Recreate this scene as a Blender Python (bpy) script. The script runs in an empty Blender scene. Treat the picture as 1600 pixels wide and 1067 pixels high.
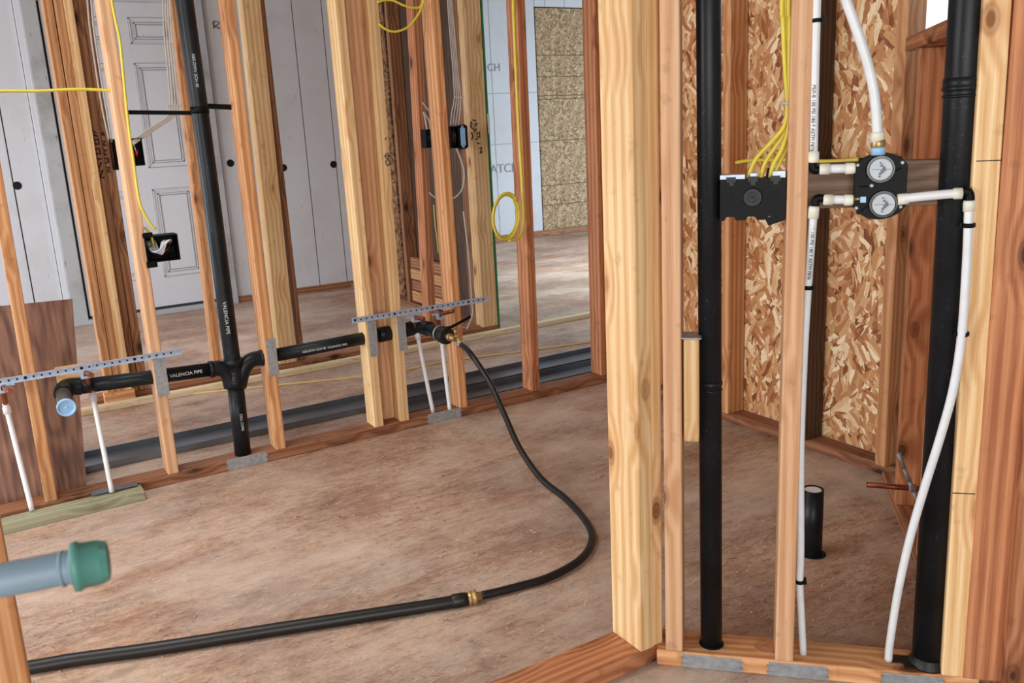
import bpy, bmesh, math, random
import numpy as np
from mathutils import Vector as V, Matrix
random.seed(7)
sc = bpy.context.scene
col = sc.collection

def srgb(r, g, b):
    f = lambda c: c / 12.92 if c <= .04045 else ((c + .055) / 1.055) ** 2.4
    return (f(r / 255), f(g / 255), f(b / 255), 1.0)

# ------------------------------------------------------------ camera
F, CX, CY, H = 1390.0, 800.0, 533.5, 1.2
dn = np.array([295.0, 5716.5, F]); up = -dn / np.linalg.norm(dn)
ax = np.array([2400.0, -462.0, F]); ax -= ax.dot(up) * up; ax /= np.linalg.norm(ax)
ay = np.cross(up, ax)
R = np.array([ax, ay, up])                      # camera (x right, y down, z forward) -> world
cam = bpy.data.objects.new('camera', bpy.data.cameras.new('camera')); col.objects.link(cam)
M4 = Matrix.Identity(4)
for i in range(3):
    M4[i][0] = R[i][0]; M4[i][1] = -R[i][1]; M4[i][2] = -R[i][2]
M4[2][3] = H
cam.matrix_world = M4
cam.data.sensor_width = 36; cam.data.lens = F / 1600 * 36; cam.data.clip_start = .02
cam.data.dof.use_dof = True; cam.data.dof.focus_distance = 2.6; cam.data.dof.aperture_fstop = 11
sc.camera = cam

# ------------------------------------------------------------ world, lights, exposure
sc.view_settings.view_transform = 'Standard'; sc.view_settings.look = 'None'
sc.view_settings.gamma = 1; sc.view_settings.use_curve_mapping = False
sc.view_settings.exposure = 0.15
w = bpy.data.worlds.new('overcast'); sc.world = w; w.use_nodes = True
bg = w.node_tree.nodes['Background']; bg.inputs[0].default_value = (.80, .90, 1, 1); bg.inputs[1].default_value = .42
def area(name, loc, target, sx, sy, power, color):
    l = bpy.data.lights.new(name, 'AREA'); l.shape = 'RECTANGLE'; l.size = sx; l.size_y = sy
    l.energy = power; l.color = color
    o = bpy.data.objects.new(name, l); col.objects.link(o); o.location = loc
    o.rotation_euler = (V(target) - V(loc)).to_track_quat('-Z', 'Y').to_euler()
    return o
area('window_light_behind', (-1.9, -2.6, 1.35), (1.0, 2.4, .75), 3.2, 1.5, 128, (1, .97, .93))
area('window_light_far_left', (-3.4, 5.3, .75), (1.5, 6.4, .0), 2.4, .9, 120, (.74, .86, 1))
area('window_light_far_right', (7.9, 5.2, .95), (4.2, 6.4, .0), 2.6, 1.5, 165, (.70, .85, 1))
area('window_light_left', (-3.2, 2.2, 1.5), (.9, 2.5, .0), 1.5, 1.2, 95, (1, .97, .94))
for nm_, p_, e_, c_, sx_, sy_ in (('added_fill_near', (-.2, 2.5, 2.66), 14, (1, .95, .90), 1.0, .8), ('added_fill_far', (.9, 5.3, 2.66), 12, (.93, .95, 1), 1.6, .8), ('added_fill_hatch', (4.8, 5.6, 2.66), 44, (.84, .92, 1), 2.0, 2.0)):  # overhead fill areas added to brighten floors and lower walls, no real fixtures
    l_ = area(nm_, p_, (p_[0], p_[1] + .001, 0), sx_, sy_, e_, c_); l_.data.spread = math.radians(105)
area('window_light_side', (3.6, .1, 1.9), (1.8, 1.7, 1.4), 1.1, 1.1, 3, (.9, .95, 1))

# ------------------------------------------------------------ pixel of a known plane -> point in the room
def ray(px, py):
    return R @ np.array([px - CX, py - CY, F])
def fl(px, py, z=0.0):
    d = ray(px, py); t = (z - H) / d[2]; return V((t * d[0], t * d[1], z))
def pl(px, py, n, dist):
    d = ray(px, py); n = np.array(n, float); o = np.array([0, 0, H]); t = (dist - o @ n) / (d @ n)
    return V(tuple(o + t * d))
Q = math.sqrt(.5)
class Wall:                                     # u along, d depth away from the viewer, z up
    def __init__(s, a, n): s.a = V(a); s.n = V(n)
    def pt(s, u, d, z): p = s.a * u + s.n * d; return V((p.x, p.y, z))
    def px(s, x, y, d): return pl(x, y, tuple(s.n), d)
    def uz(s, x, y, d): p = s.px(x, y, d); return p.dot(s.a), p.z
    def frame(s, u, d, z):
        m = Matrix.Identity(4); p = s.pt(u, d, z)
        for i in range(3):
            m[i][0] = s.a[i]; m[i][1] = s.n[i]; m[i][2] = (0, 0, 1)[i]; m[i][3] = p[i]
        return m
WX = Wall((1, 0, 0), (0, 1, 0))                 # walls parallel to the vanity wall
WD = Wall((Q, -Q, 0), (Q, Q, 0))                # angled shower valve wall
WY = Wall((0, -1, 0), (1, 0, 0))                # partition running away from the viewer
WR = Wall((-Q, -Q, 0), (Q, -Q, 0))              # right angled wall

# ------------------------------------------------------------ materials
def nt(name):
    m = bpy.data.materials.new(name); m.use_nodes = True; t = m.node_tree
    return m, t, t.nodes['Principled BSDF']
def N(t, typ, **k):
    n = t.nodes.new(typ)
    for a, b in k.items():
        if a.startswith('i_'): n.inputs[int(a[2:])].default_value = b
        else: setattr(n, a, b)
    return n
def L(t, a, b): t.links.new(a, b)
def ramp(t, fac, stops):
    r = N(t, 'ShaderNodeValToRGB'); e = r.color_ramp.elements
    while len(e) < len(stops): e.new(.5)
    for k, (p, c) in enumerate(stops): e[k].position = p; e[k].color = c
    L(t, fac, r.inputs[0]); return r.outputs[0]
def mixc(t, fac, a, b, mode='MIX'):
    m = N(t, 'ShaderNodeMix', data_type='RGBA', blend_type=mode)
    for s, i in ((fac, 0), (a, 6), (b, 7)):
        if hasattr(s, 'links') or hasattr(s, 'is_output'): L(t, s, m.inputs[i])
        else: m.inputs[i].default_value = s
    return m.outputs[2]
def mth(t, op, a, b=0.0, c=None):
    m = N(t, 'ShaderNodeMath', operation=op)
    for i, s in enumerate((a, b) if c is None else (a, b, c)):
        if hasattr(s, 'is_output'): L(t, s, m.inputs[i])
        else: m.inputs[i].default_value = s
    return m.outputs[0]
def vmul(t, v, s):
    m = N(t, 'ShaderNodeVectorMath', operation='MULTIPLY'); L(t, v, m.inputs[0]); m.inputs[1].default_value = s
    return m.outputs[0]
def bump(t, bs, h, strength, dist=.002):
    b = N(t, 'ShaderNodeBump'); b.inputs['Strength'].default_value = strength; b.inputs['Distance'].default_value = dist
    L(t, h, b.inputs['Height']); L(t, b.outputs[0], bs.inputs['Normal'])

def plain(name, c, rough=.5, metal=0.0, var=.12, scale=30, bs_=.0, spec=.5):
    m, t, b = nt(name); tc = N(t, 'ShaderNodeTexCoord')
    n = N(t, 'ShaderNodeTexNoise'); n.inputs['Scale'].default_value = scale; n.inputs['Detail'].default_value = 5
    L(t, tc.outputs['Object'], n.inputs['Vector'])
    lo = tuple(x * (1 - var) for x in c[:3]) + (1,); hi = tuple(min(1, x * (1 + var)) for x in c[:3]) + (1,)
    L(t, ramp(t, n.outputs[0], [(.3, lo), (.7, hi)]), b.inputs['Base Color'])
    b.inputs['Roughness'].default_value = rough; b.inputs['Metallic'].default_value = metal
    b.inputs['Specular IOR Level'].default_value = spec
    if bs_: bump(t, b, n.outputs[0], bs_)
    return m

def wood(name, light, dark, knot, rough=.62, knots=1.0):
    m, t, b = nt(name); tc = N(t, 'ShaderNodeTexCoord'); oi = N(t, 'ShaderNodeObjectInfo')
    off = N(t, 'ShaderNodeVectorMath', operation='MULTIPLY_ADD')
    cmb = N(t, 'ShaderNodeCombineXYZ')
    for i in range(3): L(t, oi.outputs['Random'], cmb.inputs[i])
    L(t, cmb.outputs[0], off.inputs[0]); off.inputs[1].default_value = (13.7, 29.3, 71.9)
    L(t, tc.outputs['Object'], off.inputs[2]); P = off.outputs[0]
    # knots
    kv = N(t, 'ShaderNodeTexVoronoi'); kv.inputs['Scale'].default_value = 1
    L(t, vmul(t, P, (8, 8, 4.2)), kv.inputs['Vector'])
    kd = kv.outputs['Distance']
    kmask = mth(t, 'SUBTRACT', 1.0, mth(t, 'MULTIPLY', kd, 1 / .16))
    kmask = mth(t, 'MAXIMUM', kmask, 0.0)
    kwide = mth(t, 'MAXIMUM', mth(t, 'SUBTRACT', 1.0, mth(t, 'MULTIPLY', kd, 1 / .42)), 0.0)
    # rings: distance from a far pith, bent by noise and knots
    n1 = N(t, 'ShaderNodeTexNoise'); n1.inputs['Detail'].default_value = 3; n1.inputs['Scale'].default_value = 1
    L(t, vmul(t, P, (7, 7, .8)), n1.inputs['Vector'])
    sep = N(t, 'ShaderNodeSeparateXYZ'); L(t, P, sep.inputs[0])
    s = mth(t, 'ADD', mth(t, 'MULTIPLY', sep.outputs[0], 270), mth(t, 'MULTIPLY', sep.outputs[1], 210))
    s = mth(t, 'ADD', s, mth(t, 'MULTIPLY', n1.outputs[0], 10))
    s = mth(t, 'ADD', s, mth(t, 'MULTIPLY', kwide, 9))
    ring = mth(t, 'ADD', mth(t, 'MULTIPLY', mth(t, 'SINE', s), .5), .5)
    # fine fibres
    n2 = N(t, 'ShaderNodeTexNoise'); n2.inputs['Detail'].default_value = 6; n2.inputs['Scale'].default_value = 1
    L(t, vmul(t, P, (260, 260, 6)), n2.inputs['Vector'])
    n3 = N(t, 'ShaderNodeTexNoise'); n3.inputs['Detail'].default_value = 4; n3.inputs['Scale'].default_value = 1
    L(t, vmul(t, P, (5, 5, 2.2)), n3.inputs['Vector'])
    f = mth(t, 'ADD', mth(t, 'MULTIPLY', ring, .36), mth(t, 'MULTIPLY', n2.outputs[0], .75))
    f = mth(t, 'ADD', f, mth(t, 'MULTIPLY', n3.outputs[0], .45))
    c = ramp(t, f, [(.42, light), (1.08, dark)])
    c = mixc(t, mth(t, 'MULTIPLY', kwide, .55 * knots), c, knot)
    kring = mth(t, 'ADD', mth(t, 'MULTIPLY', mth(t, 'SINE', mth(t, 'MULTIPLY', kd, 110)), .25), .75)
    km = mth(t, 'MINIMUM', mth(t, 'MULTIPLY', mth(t, 'MULTIPLY', kmask, kring), 2.2 * knots), .92)
    dk = tuple(x * .42 for x in knot[:3]) + (1,)
    c = mixc(t, km, c, dk)
    # grime specks and bruises
    n4 = N(t, 'ShaderNodeTexNoise'); n4.inputs['Detail'].default_value = 8; n4.inputs['Scale'].default_value = 22
    L(t, P, n4.inputs['Vector'])
    g = ramp(t, n4.outputs[0], [(.62, (0, 0, 0, 1)), (.74, (1, 1, 1, 1))])
    c = mixc(t, mth(t, 'MULTIPLY', g, .35), c, tuple(x * .35 for x in dark[:3]) + (1,))
    v = mth(t, 'ADD', mth(t, 'MULTIPLY', oi.outputs['Random'], .26), .86)
    hs = N(t, 'ShaderNodeHueSaturation'); L(t, c, hs.inputs['Color']); L(t, v, hs.inputs['Value'])
    L(t, hs.outputs[0], b.inputs['Base Color']); b.inputs['Roughness'].default_value = rough
    b.inputs['Specular IOR Level'].default_value = .3
    bump(t, b, f, .25, .0015)
    return m

def osb(name, cols, axes='XZ', size=1.0, stretch=4.0, spread=1.3, base=1.57, rough=.65):
    m, t, b = nt(name); tc = N(t, 'ShaderNodeTexCoord'); oi = N(t, 'ShaderNodeObjectInfo')
    sep = N(t, 'ShaderNodeSeparateXYZ'); L(t, tc.outputs['Object'], sep.inputs[0])
    cb = N(t, 'ShaderNodeCombineXYZ'); L(t, sep.outputs['XYZ'.index(axes[0])], cb.inputs[0]); L(t, sep.outputs['XYZ'.index(axes[1])], cb.inputs[1])
    wn = N(t, 'ShaderNodeTexNoise'); wn.inputs['Scale'].default_value = 26 / size; wn.inputs['Detail'].default_value = 3
    L(t, cb.outputs[0], wn.inputs['Vector'])
    ws = N(t, 'ShaderNodeVectorMath', operation='MULTIPLY_ADD'); L(t, wn.outputs['Color'], ws.inputs[0])
    ws.inputs[1].default_value = (.022 * size,) * 3; L(t, cb.outputs[0], ws.inputs[2])
    outc = None; hsum = None
    for k in range(4):
        o = N(t, 'ShaderNodeVectorMath', operation='ADD'); L(t, ws.outputs[0], o.inputs[0]); o.inputs[1].default_value = (3.3 * k + 1.7, 5.1 * k, 0)
        v1 = N(t, 'ShaderNodeTexVoronoi', voronoi_dimensions='2D'); v1.inputs['Scale'].default_value = (17 - 2 * k) / size
        L(t, o.outputs[0], v1.inputs['Vector'])
        s1 = N(t, 'ShaderNodeSeparateColor'); L(t, v1.outputs['Color'], s1.inputs[0])
        ang = mth(t, 'ADD', mth(t, 'MULTIPLY', mth(t, 'SUBTRACT', s1.outputs[0], .5), 2 * spread), base)
        rot = N(t, 'ShaderNodeVectorRotate', rotation_type='Z_AXIS'); L(t, o.outputs[0], rot.inputs['Vector']); L(t, ang, rot.inputs['Angle'])
        mp = vmul(t, rot.outputs[0], (14 / size, 14 * stretch / size, 1))
        v2 = N(t, 'ShaderNodeTexVoronoi', voronoi_dimensions='2D'); v2.inputs['Scale'].default_value = 1
        L(t, mp, v2.inputs['Vector'])
        s2 = N(t, 'ShaderNodeSeparateColor'); L(t, v2.outputs['Color'], s2.inputs[0])
        gr = N(t, 'ShaderNodeTexNoise'); gr.inputs['Scale'].default_value = 3; gr.inputs['Detail'].default_value = 4
        L(t, vmul(t, mp, (.5, 4, 1)), gr.inputs['Vector'])
        val = mth(t, 'ADD', s2.outputs[1], mth(t, 'MULTIPLY', mth(t, 'SUBTRACT', gr.outputs[0], .5), 1.0))
        c = ramp(t, val, cols)
        edge = mth(t, 'LESS_THAN', s2.outputs[2], .42) if k else None
        if outc is None: outc = c; hsum = val
        else:
            outc = mixc(t, edge, outc, c)
            mh = N(t, 'ShaderNodeMix', data_type='FLOAT'); L(t, edge, mh.inputs[0]); L(t, hsum, mh.inputs[2]); L(t, val, mh.inputs[3]); hsum = mh.outputs[0]
    L(t, outc, b.inputs['Base Color']); b.inputs['Roughness'].default_value = rough
    b.inputs['Specular IOR Level'].default_value = .35
    bump(t, b, hsum, .35, .002)
    return m

def floor_mat():
    m, t, b = nt('dirty_subfloor'); tc = N(t, 'ShaderNodeTexCoord'); P = tc.outputs['Object']
    def noise(scale, vec=(1, 1, 1), det=6, rgh=.6):
        n = N(t, 'ShaderNodeTexNoise'); n.inputs['Scale'].default_value = scale; n.inputs['Detail'].default_value = det
        n.inputs['Roughness'].default_value = rgh; L(t, vmul(t, P, vec), n.inputs['Vector']); return n.outputs[0]
    a = noise(1.6, det=6, rgh=.65); c = ramp(t, a, [(.30, srgb(146, 112, 92)), (.50, srgb(188, 154, 130)), (.70, srgb(212, 186, 164))])
    pa = noise(1.3, (1, 2.0, 1), 5, .6); c = mixc(t, ramp(t, pa, [(.45, (0, 0, 0, 1)), (.62, (.6, .6, .6, 1))]), c, srgb(150, 136, 130))
    pb = noise(2.1, (1.2, 2.6, 2), 5, .6); c = mixc(t, ramp(t, pb, [(.52, (0, 0, 0, 1)), (.68, (.65, .65, .65, 1))]), c, srgb(150, 100, 72))
    st = noise(1.0, (14, 46, 1), 8, .72)
    c = mixc(t, ramp(t, st, [(.44, (0, 0, 0, 1)), (.70, (.8, .8, .8, 1))]), c, srgb(118, 86, 70))
    fib = noise(1.0, (70, 170, 1), 6, .8)
    c = mixc(t, ramp(t, fib, [(.54, (0, 0, 0, 1)), (.70, (.85, .85, .85, 1))]), c, srgb(66, 46, 38))
    fib2 = noise(1.0, (110, 190, 3), 6, .8)
    c = mixc(t, ramp(t, fib2, [(.56, (0, 0, 0, 1)), (.74, (.8, .8, .8, 1))]), c, srgb(226, 204, 184))
    def strokes(sc_, ang, lo, hi, colr):
        nonlocal c
        mp = N(t, 'ShaderNodeVectorRotate', rotation_type='Z_AXIS'); L(t, P, mp.inputs['Vector']); mp.inputs['Angle'].default_value = ang
        wv = N(t, 'ShaderNodeTexNoise'); wv.inputs['Scale'].default_value = 6; wv.inputs['Detail'].default_value = 3; L(t, P, wv.inputs['Vector'])
        ad = N(t, 'ShaderNodeVectorMath', operation='MULTIPLY_ADD'); L(t, wv.outputs['Color'], ad.inputs[0]); ad.inputs[1].default_value = (.12, .12, 0); L(t, mp.outputs[0], ad.inputs[2])
        n = N(t, 'ShaderNodeTexNoise'); n.inputs['Scale'].default_value = sc_; n.inputs['Detail'].default_value = 2; n.inputs['Roughness'].default_value = .5
        L(t, vmul(t, ad.outputs[0], (.28, 1.9, 1)), n.inputs['Vector'])
        c = mixc(t, ramp(t, n.outputs[0], [(lo, (0, 0, 0, 1)), (hi, (.85, .85, .85, 1))]), c, colr)
    strokes(90, .15, .63, .71, srgb(74, 50, 40)); strokes(80, 1.1, .65, .73, srgb(84, 58, 46)); strokes(85, -.5, .65, .73, srgb(216, 190, 166)); strokes(140, .3, .62, .70, srgb(70, 48, 38))
    mud = noise(3.4, (1, 2.2, 1), 9, .72)
    c = mixc(t, ramp(t, mud, [(.56, (0, 0, 0, 1)), (.72, (.75, .75, .75, 1))]), c, srgb(92, 68, 56))
    dust = noise(1.4, (1, 1.7, 1), 9, .7)
    c = mixc(t, ramp(t, dust, [(.44, (0, 0, 0, 1)), (.66, (.7, .7, .7, 1))]), c, srgb(216, 198, 182))
    L(t, c, b.inputs['Base Color']); b.inputs['Roughness'].default_value = .6; b.inputs['Specular IOR Level'].default_value = .35
    bump(t, b, fib, .5, .003)
    return m

def painted(name, c, worn, amount=.5):
    m, t, b = nt(name); tc = N(t, 'ShaderNodeTexCoord')
    n = N(t, 'ShaderNodeTexNoise'); n.inputs['Scale'].default_value = 3; n.inputs['Detail'].default_value = 9; n.inputs['Roughness'].default_value = .62
    L(t, tc.outputs['Object'], n.inputs['Vector'])
    n2 = N(t, 'ShaderNodeTexNoise'); n2.inputs['Scale'].default_value = 55; n2.inputs['Detail'].default_value = 6
    L(t, vmul(t, tc.outputs['Object'], (1, 1, .25)), n2.inputs['Vector'])
    cc = mixc(t, ramp(t, n.outputs[0], [(.5, (0, 0, 0, 1)), (.8, (amount,) * 3 + (1,))]), c, worn)
    cc = mixc(t, ramp(t, n2.outputs[0], [(.66, (0, 0, 0, 1)), (.8, (amount,) * 3 + (1,))]), cc, tuple(x * .4 for x in worn[:3]) + (1,))
    L(t, cc, b.inputs['Base Color']); b.inputs['Roughness'].default_value = .5
    bump(t, b, n2.outputs[0], .15)
    return m

def abs_mat():
    m, t, b = nt('black_abs_plastic'); tc = N(t, 'ShaderNodeTexCoord')
    n = N(t, 'ShaderNodeTexNoise'); n.inputs['Scale'].default_value = 150; n.inputs['Detail'].default_value = 6; n.inputs['Roughness'].default_value = .7
    L(t, tc.outputs['Object'], n.inputs['Vector'])
    n2 = N(t, 'ShaderNodeTexNoise'); n2.inputs['Scale'].default_value = 7; n2.inputs['Detail'].default_value = 6; L(t, tc.outputs['Object'], n2.inputs['Vector'])
    k = mth(t, 'MULTIPLY', ramp(t, n.outputs[0], [(.60, (0, 0, 0, 1)), (.70, (1, 1, 1, 1))]), ramp(t, n2.outputs[0], [(.42, (0, 0, 0, 1)), (.66, (.6, .6, .6, 1))]))
    c = ramp(t, n2.outputs[0], [(.3, srgb(11, 13, 16)), (.7, srgb(24, 29, 35))])
    L(t, mixc(t, k, c, srgb(112, 122, 128)), b.inputs['Base Color']); b.inputs['Roughness'].default_value = .4
    b.inputs['Specular IOR Level'].default_value = .26; return m

def plywood():
    m, t, b = nt('red_plywood'); tc = N(t, 'ShaderNodeTexCoord'); P = tc.outputs['Object']
    n = N(t, 'ShaderNodeTexNoise'); n.inputs['Scale'].default_value = 2.2; n.inputs['Detail'].default_value = 2
    L(t, vmul(t, P, (3, 1, .8)), n.inputs['Vector'])
    wv = mth(t, 'SINE', mth(t, 'MULTIPLY', n.outputs[0], 46))
    n2 = N(t, 'ShaderNodeTexNoise'); n2.inputs['Detail'].default_value = 6; L(t, vmul(t, P, (60, 10, 5)), n2.inputs['Vector']); n2.inputs['Scale'].default_value = 1
    f = mth(t, 'ADD', mth(t, 'MULTIPLY', wv, .09), n2.outputs[0])
    L(t, ramp(t, f, [(.30, srgb(84, 54, 42)), (.5, srgb(118, 82, 66)), (.8, srgb(152, 112, 90))]), b.inputs['Base Color'])
    b.inputs['Roughness'].default_value = .6; bump(t, b, n2.outputs[0], .2)
    return m

PALE = wood('pale_pine', srgb(240, 212, 166), srgb(208, 164, 110), srgb(186, 116, 64), knots=.9)
FIR = wood('orange_fir', srgb(226, 176, 128), srgb(182, 124, 78), srgb(150, 80, 40))
RED = wood('reddish_fir', srgb(208, 146, 104), srgb(156, 96, 62), srgb(110, 56, 30))
PINK = wood('pinkish_fir', srgb(230, 190, 152), srgb(198, 148, 108), srgb(168, 104, 64), knots=.7)
BROWN = wood('brown_lumber', srgb(180, 130, 92), srgb(126, 82, 54), srgb(70, 40, 24))
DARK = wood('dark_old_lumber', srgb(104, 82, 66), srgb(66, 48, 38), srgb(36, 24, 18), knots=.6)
BLOCK = wood('grey_brown_lumber', srgb(138, 112, 92), srgb(98, 76, 60), srgb(50, 34, 24), knots=.8)
PLATE = wood('reddish_plate', srgb(176, 124, 92), srgb(128, 80, 54), srgb(78, 44, 26))
PTREAT = wood('green_treated_lumber', srgb(170, 168, 140), srgb(138, 138, 112), srgb(70, 66, 48), knots=.5)
OSB = osb('strand_board', [(.0, srgb(118, 64, 36)), (.16, srgb(178, 114, 70)), (.55, srgb(206, 156, 106)), (.78, srgb(226, 186, 138)), (1.0, srgb(255, 238, 204))], size=1.05, stretch=4.6, spread=1.0)
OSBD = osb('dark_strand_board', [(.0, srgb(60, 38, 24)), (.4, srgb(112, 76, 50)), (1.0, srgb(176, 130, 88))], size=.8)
OSBF = osb('weathered_strand_board', [(.0, srgb(108, 84, 58)), (.30, srgb(150, 122, 88)), (.7, srgb(176, 150, 112)), (1.0, srgb(206, 184, 148))], size=.6, stretch=3.6, spread=1.57)
FLOOR = floor_mat()
WHITE = painted('white_painted_siding', srgb(204, 206, 210), srgb(176, 172, 168), .5)
DOORW = painted('white_painted_door', srgb(212, 214, 219), srgb(190, 188, 186), .25)
TRIM = painted('weathered_trim', srgb(176, 178, 180), srgb(112, 106, 96), .9)
DOORLINE = plain('grey_moulding_line', srgb(146, 144, 144), .7)  # darker grey for thin outlines drawn along the door panel mouldings
GREYDOT = plain('dark_gap', srgb(52, 50, 48), .8)
PLYRED = plywood()
ABS = abs_mat()
BLACKP = plain('black_plastic', srgb(6, 7, 10), .5, var=.4, spec=.16)
RUBBER = plain('black_rubber_hose', srgb(12, 13, 14), .45, var=.4, scale=40, bs_=.15)
PEX = plain('white_pex', srgb(222, 226, 230), .35, var=.05)
FITW = plain('cream_plastic_fitting', srgb(226, 226, 210), .4, var=.06)
PAPER = plain('white_lettering', srgb(200, 206, 212), .6, var=.02)
INK = plain('black_ink', srgb(20, 18, 20), .7, var=.1)
PENCIL = plain('grey_pencil', srgb(150, 152, 156), .8, var=.1)
GALV = plain('galvanised_steel', srgb(158, 162, 166), .42, .35, var=.2, scale=60, bs_=.05)
STRAPM = plain('bright_strap_steel', srgb(172, 186, 206), .35, .25, var=.15, scale=50)
SHEETM = plain('dull_steel_track', srgb(122, 128, 136), .33, .8, var=.2, scale=5)
COPPER = plain('old_copper', srgb(150, 86, 60), .38, .85, var=.3, scale=40)
BRASS = plain('brass', srgb(176, 148, 100), .35, .6, var=.25, scale=60)
YELLOW = plain('yellow_cable', srgb(216, 200, 66), .42, var=.08)
WCABLE = plain('white_cable', srgb(206, 198, 190), .45, var=.06)
STRING = plain('yellow_cord', srgb(214, 184, 120), .6, var=.1)
CAPB = plain('pale_blue_cap', srgb(150, 196, 236), .35, var=.06)
DIAL = plain('grey_dial_cap', srgb(178, 188, 196), .4, var=.06)
BLUEPIPE = painted('blue_grey_copper_pipe', srgb(128, 152, 168), srgb(92, 104, 112), .6)
GREENP = painted('verdigris_cap', srgb(84, 142, 130), srgb(46, 96, 90), .8)
REDP = plain('red_plastic', srgb(190, 50, 50), .4)
GREEN = plain('green_board_edge', srgb(36, 122, 74), .6)
HOLE = plain('dark_opening', srgb(6, 6, 7), .9, var=.1)
CEIL = plain('ceiling_board', srgb(150, 140, 132), .8)
OUTSIDE, t_o, b_o = nt('bright_window_sky')
b_o.inputs['Base Color'].default_value = srgb(220, 230, 240); b_o.inputs['Emission Color'].default_value = (.74, .86, .95, 1); b_o.inputs['Emission Strength'].default_value = .85

WMAT = {}
def tag(o, label=None, cat=None, group=None, kind=None):
    if label: o['label'] = label
    if cat: o['category'] = cat
    if group: o['group'] = group
    if kind: o['kind'] = kind
    return o
def link(name, bm, mat, parent=None, M=None, smooth=False):
    me = bpy.data.meshes.new(name); bm.to_mesh(me); bm.free()
    if mat: me.materials.append(mat)
    if smooth: 
        for p in me.polygons: p.use_smooth = True
    o = bpy.data.objects.new(name, me); col.objects.link(o)
    M = M or Matrix.Identity(4); WMAT[o.name] = M.copy()
    if parent: o.parent = parent; o.matrix_basis = WMAT[parent.name].inverted() @ M
    else: o.matrix_basis = M
    return o
def empty(name, p, label=None, cat=None, group=None):
    o = bpy.data.objects.new(name, None); col.objects.link(o); o.empty_display_size = .05
    M = Matrix.Translation(p) if not isinstance(p, Matrix) else p
    o.matrix_basis = M; WMAT[o.name] = M.copy()
    return tag(o, label, cat, group)
def addbox(bm, a, b, M=None, bev=0.0):
    vs = [bm.verts.new((x, y, z)) for x in (a[0], b[0]) for y in (a[1], b[1]) for z in (a[2], b[2])]
    fs = [(0, 1, 3, 2), (4, 6, 7, 5), (0, 4, 5, 1), (2, 3, 7, 6), (0, 2, 6, 4), (1, 5, 7, 3)]
    fc = [bm.faces.new([vs[i] for i in f]) for f in fs]
    if bev:
        es = list({e for f in fc for e in f.edges})
        r = bmesh.ops.bevel(bm, geom=es, offset=bev, segments=2, affect='EDGES', profile=.5)
        vs = list({v for f in r['faces'] for v in f.verts} | {v for v in vs if v.is_valid})
    if M is not None:
        for v in vs: v.co = M @ v.co
    return bm
def box(name, a, b, mat, parent=None, M=None, bev=0.0):
    bm = bmesh.new(); addbox(bm, a, b, None, bev)
    bmesh.ops.recalc_face_normals(bm, faces=bm.faces); return link(name, bm, mat, parent, M)
def basis(x, y, z, p):
    m = Matrix.Identity(4)
    for i in range(3): m[i][0] = x[i]; m[i][1] = y[i]; m[i][2] = z[i]; m[i][3] = p[i]
    return m
def board(name, A, B, wdir, w, d, mat, parent=None, bev=.003):
    """lumber whose grain follows local z from A to B; A, B are the centre of its ends, w lies along wdir"""
    A, B = V(A), V(B); z = (B - A).normalized(); x = V(wdir); x = (x - z * x.dot(z)).normalized(); y = z.cross(x)
    return box(name, (-w / 2, -d / 2, 0), (w / 2, d / 2, (B - A).length), mat, parent, basis(x, y, z, A), bev)
def catmull(pts, n=8):
    pts = [V(p) for p in pts]
    if len(pts) < 3: return pts
    P = [pts[0] * 2 - pts[1]] + pts + [pts[-1] * 2 - pts[-2]]; out = []
    for i in range(1, len(P) - 2):
        for k in range(n):
            t = k / n; a, b, c, d = P[i - 1], P[i], P[i + 1], P[i + 2]
            out.append(.5 * ((2 * b) + (c - a) * t + (2 * a - 5 * b + 4 * c - d) * t * t + (3 * b - a - 3 * c + d) * t ** 3))
    out.append(pts[-1]); return out
def addtube(bm, path, r, seg=14, caps=True, rs=None):
    path = [V(p) for p in path]; n = len(path); t0 = (path[1] - path[0]).normalized()
    u = t0.orthogonal().normalized(); rings = []
    for i, p in enumerate(path):
        t = (path[min(i + 1, n - 1)] - path[max(i - 1, 0)]).normalized()
        u = (u - t * u.dot(t)).normalized(); v = t.cross(u); rr = rs[i] if rs else r
        rings.append([bm.verts.new(p + (u * math.cos(2 * math.pi * k / seg) + v * math.sin(2 * math.pi * k / seg)) * rr) for k in range(seg)])
    for i in range(n - 1):
        for k in range(seg):
            f = bm.faces.new((rings[i][k], rings[i][(k + 1) % seg], rings[i + 1][(k + 1) % seg], rings[i + 1][k])); f.smooth = True
    if caps: bm.faces.new(list(reversed(rings[0]))); bm.faces.new(rings[-1])
    return bm
def shift(bm, p):
    for v in bm.verts: v.co -= p
def tube(name, path, r, mat, parent=None, seg=14, n=8, rs=None, smooth=True):
    path = catmull(path, n) if smooth and len(path) > 2 else [V(p) for p in path]
    o0 = V(path[0]); bm = bmesh.new(); addtube(bm, path, r, seg, rs=rs); shift(bm, o0)
    return link(name, bm, mat, parent, Matrix.Translation(o0))
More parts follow.
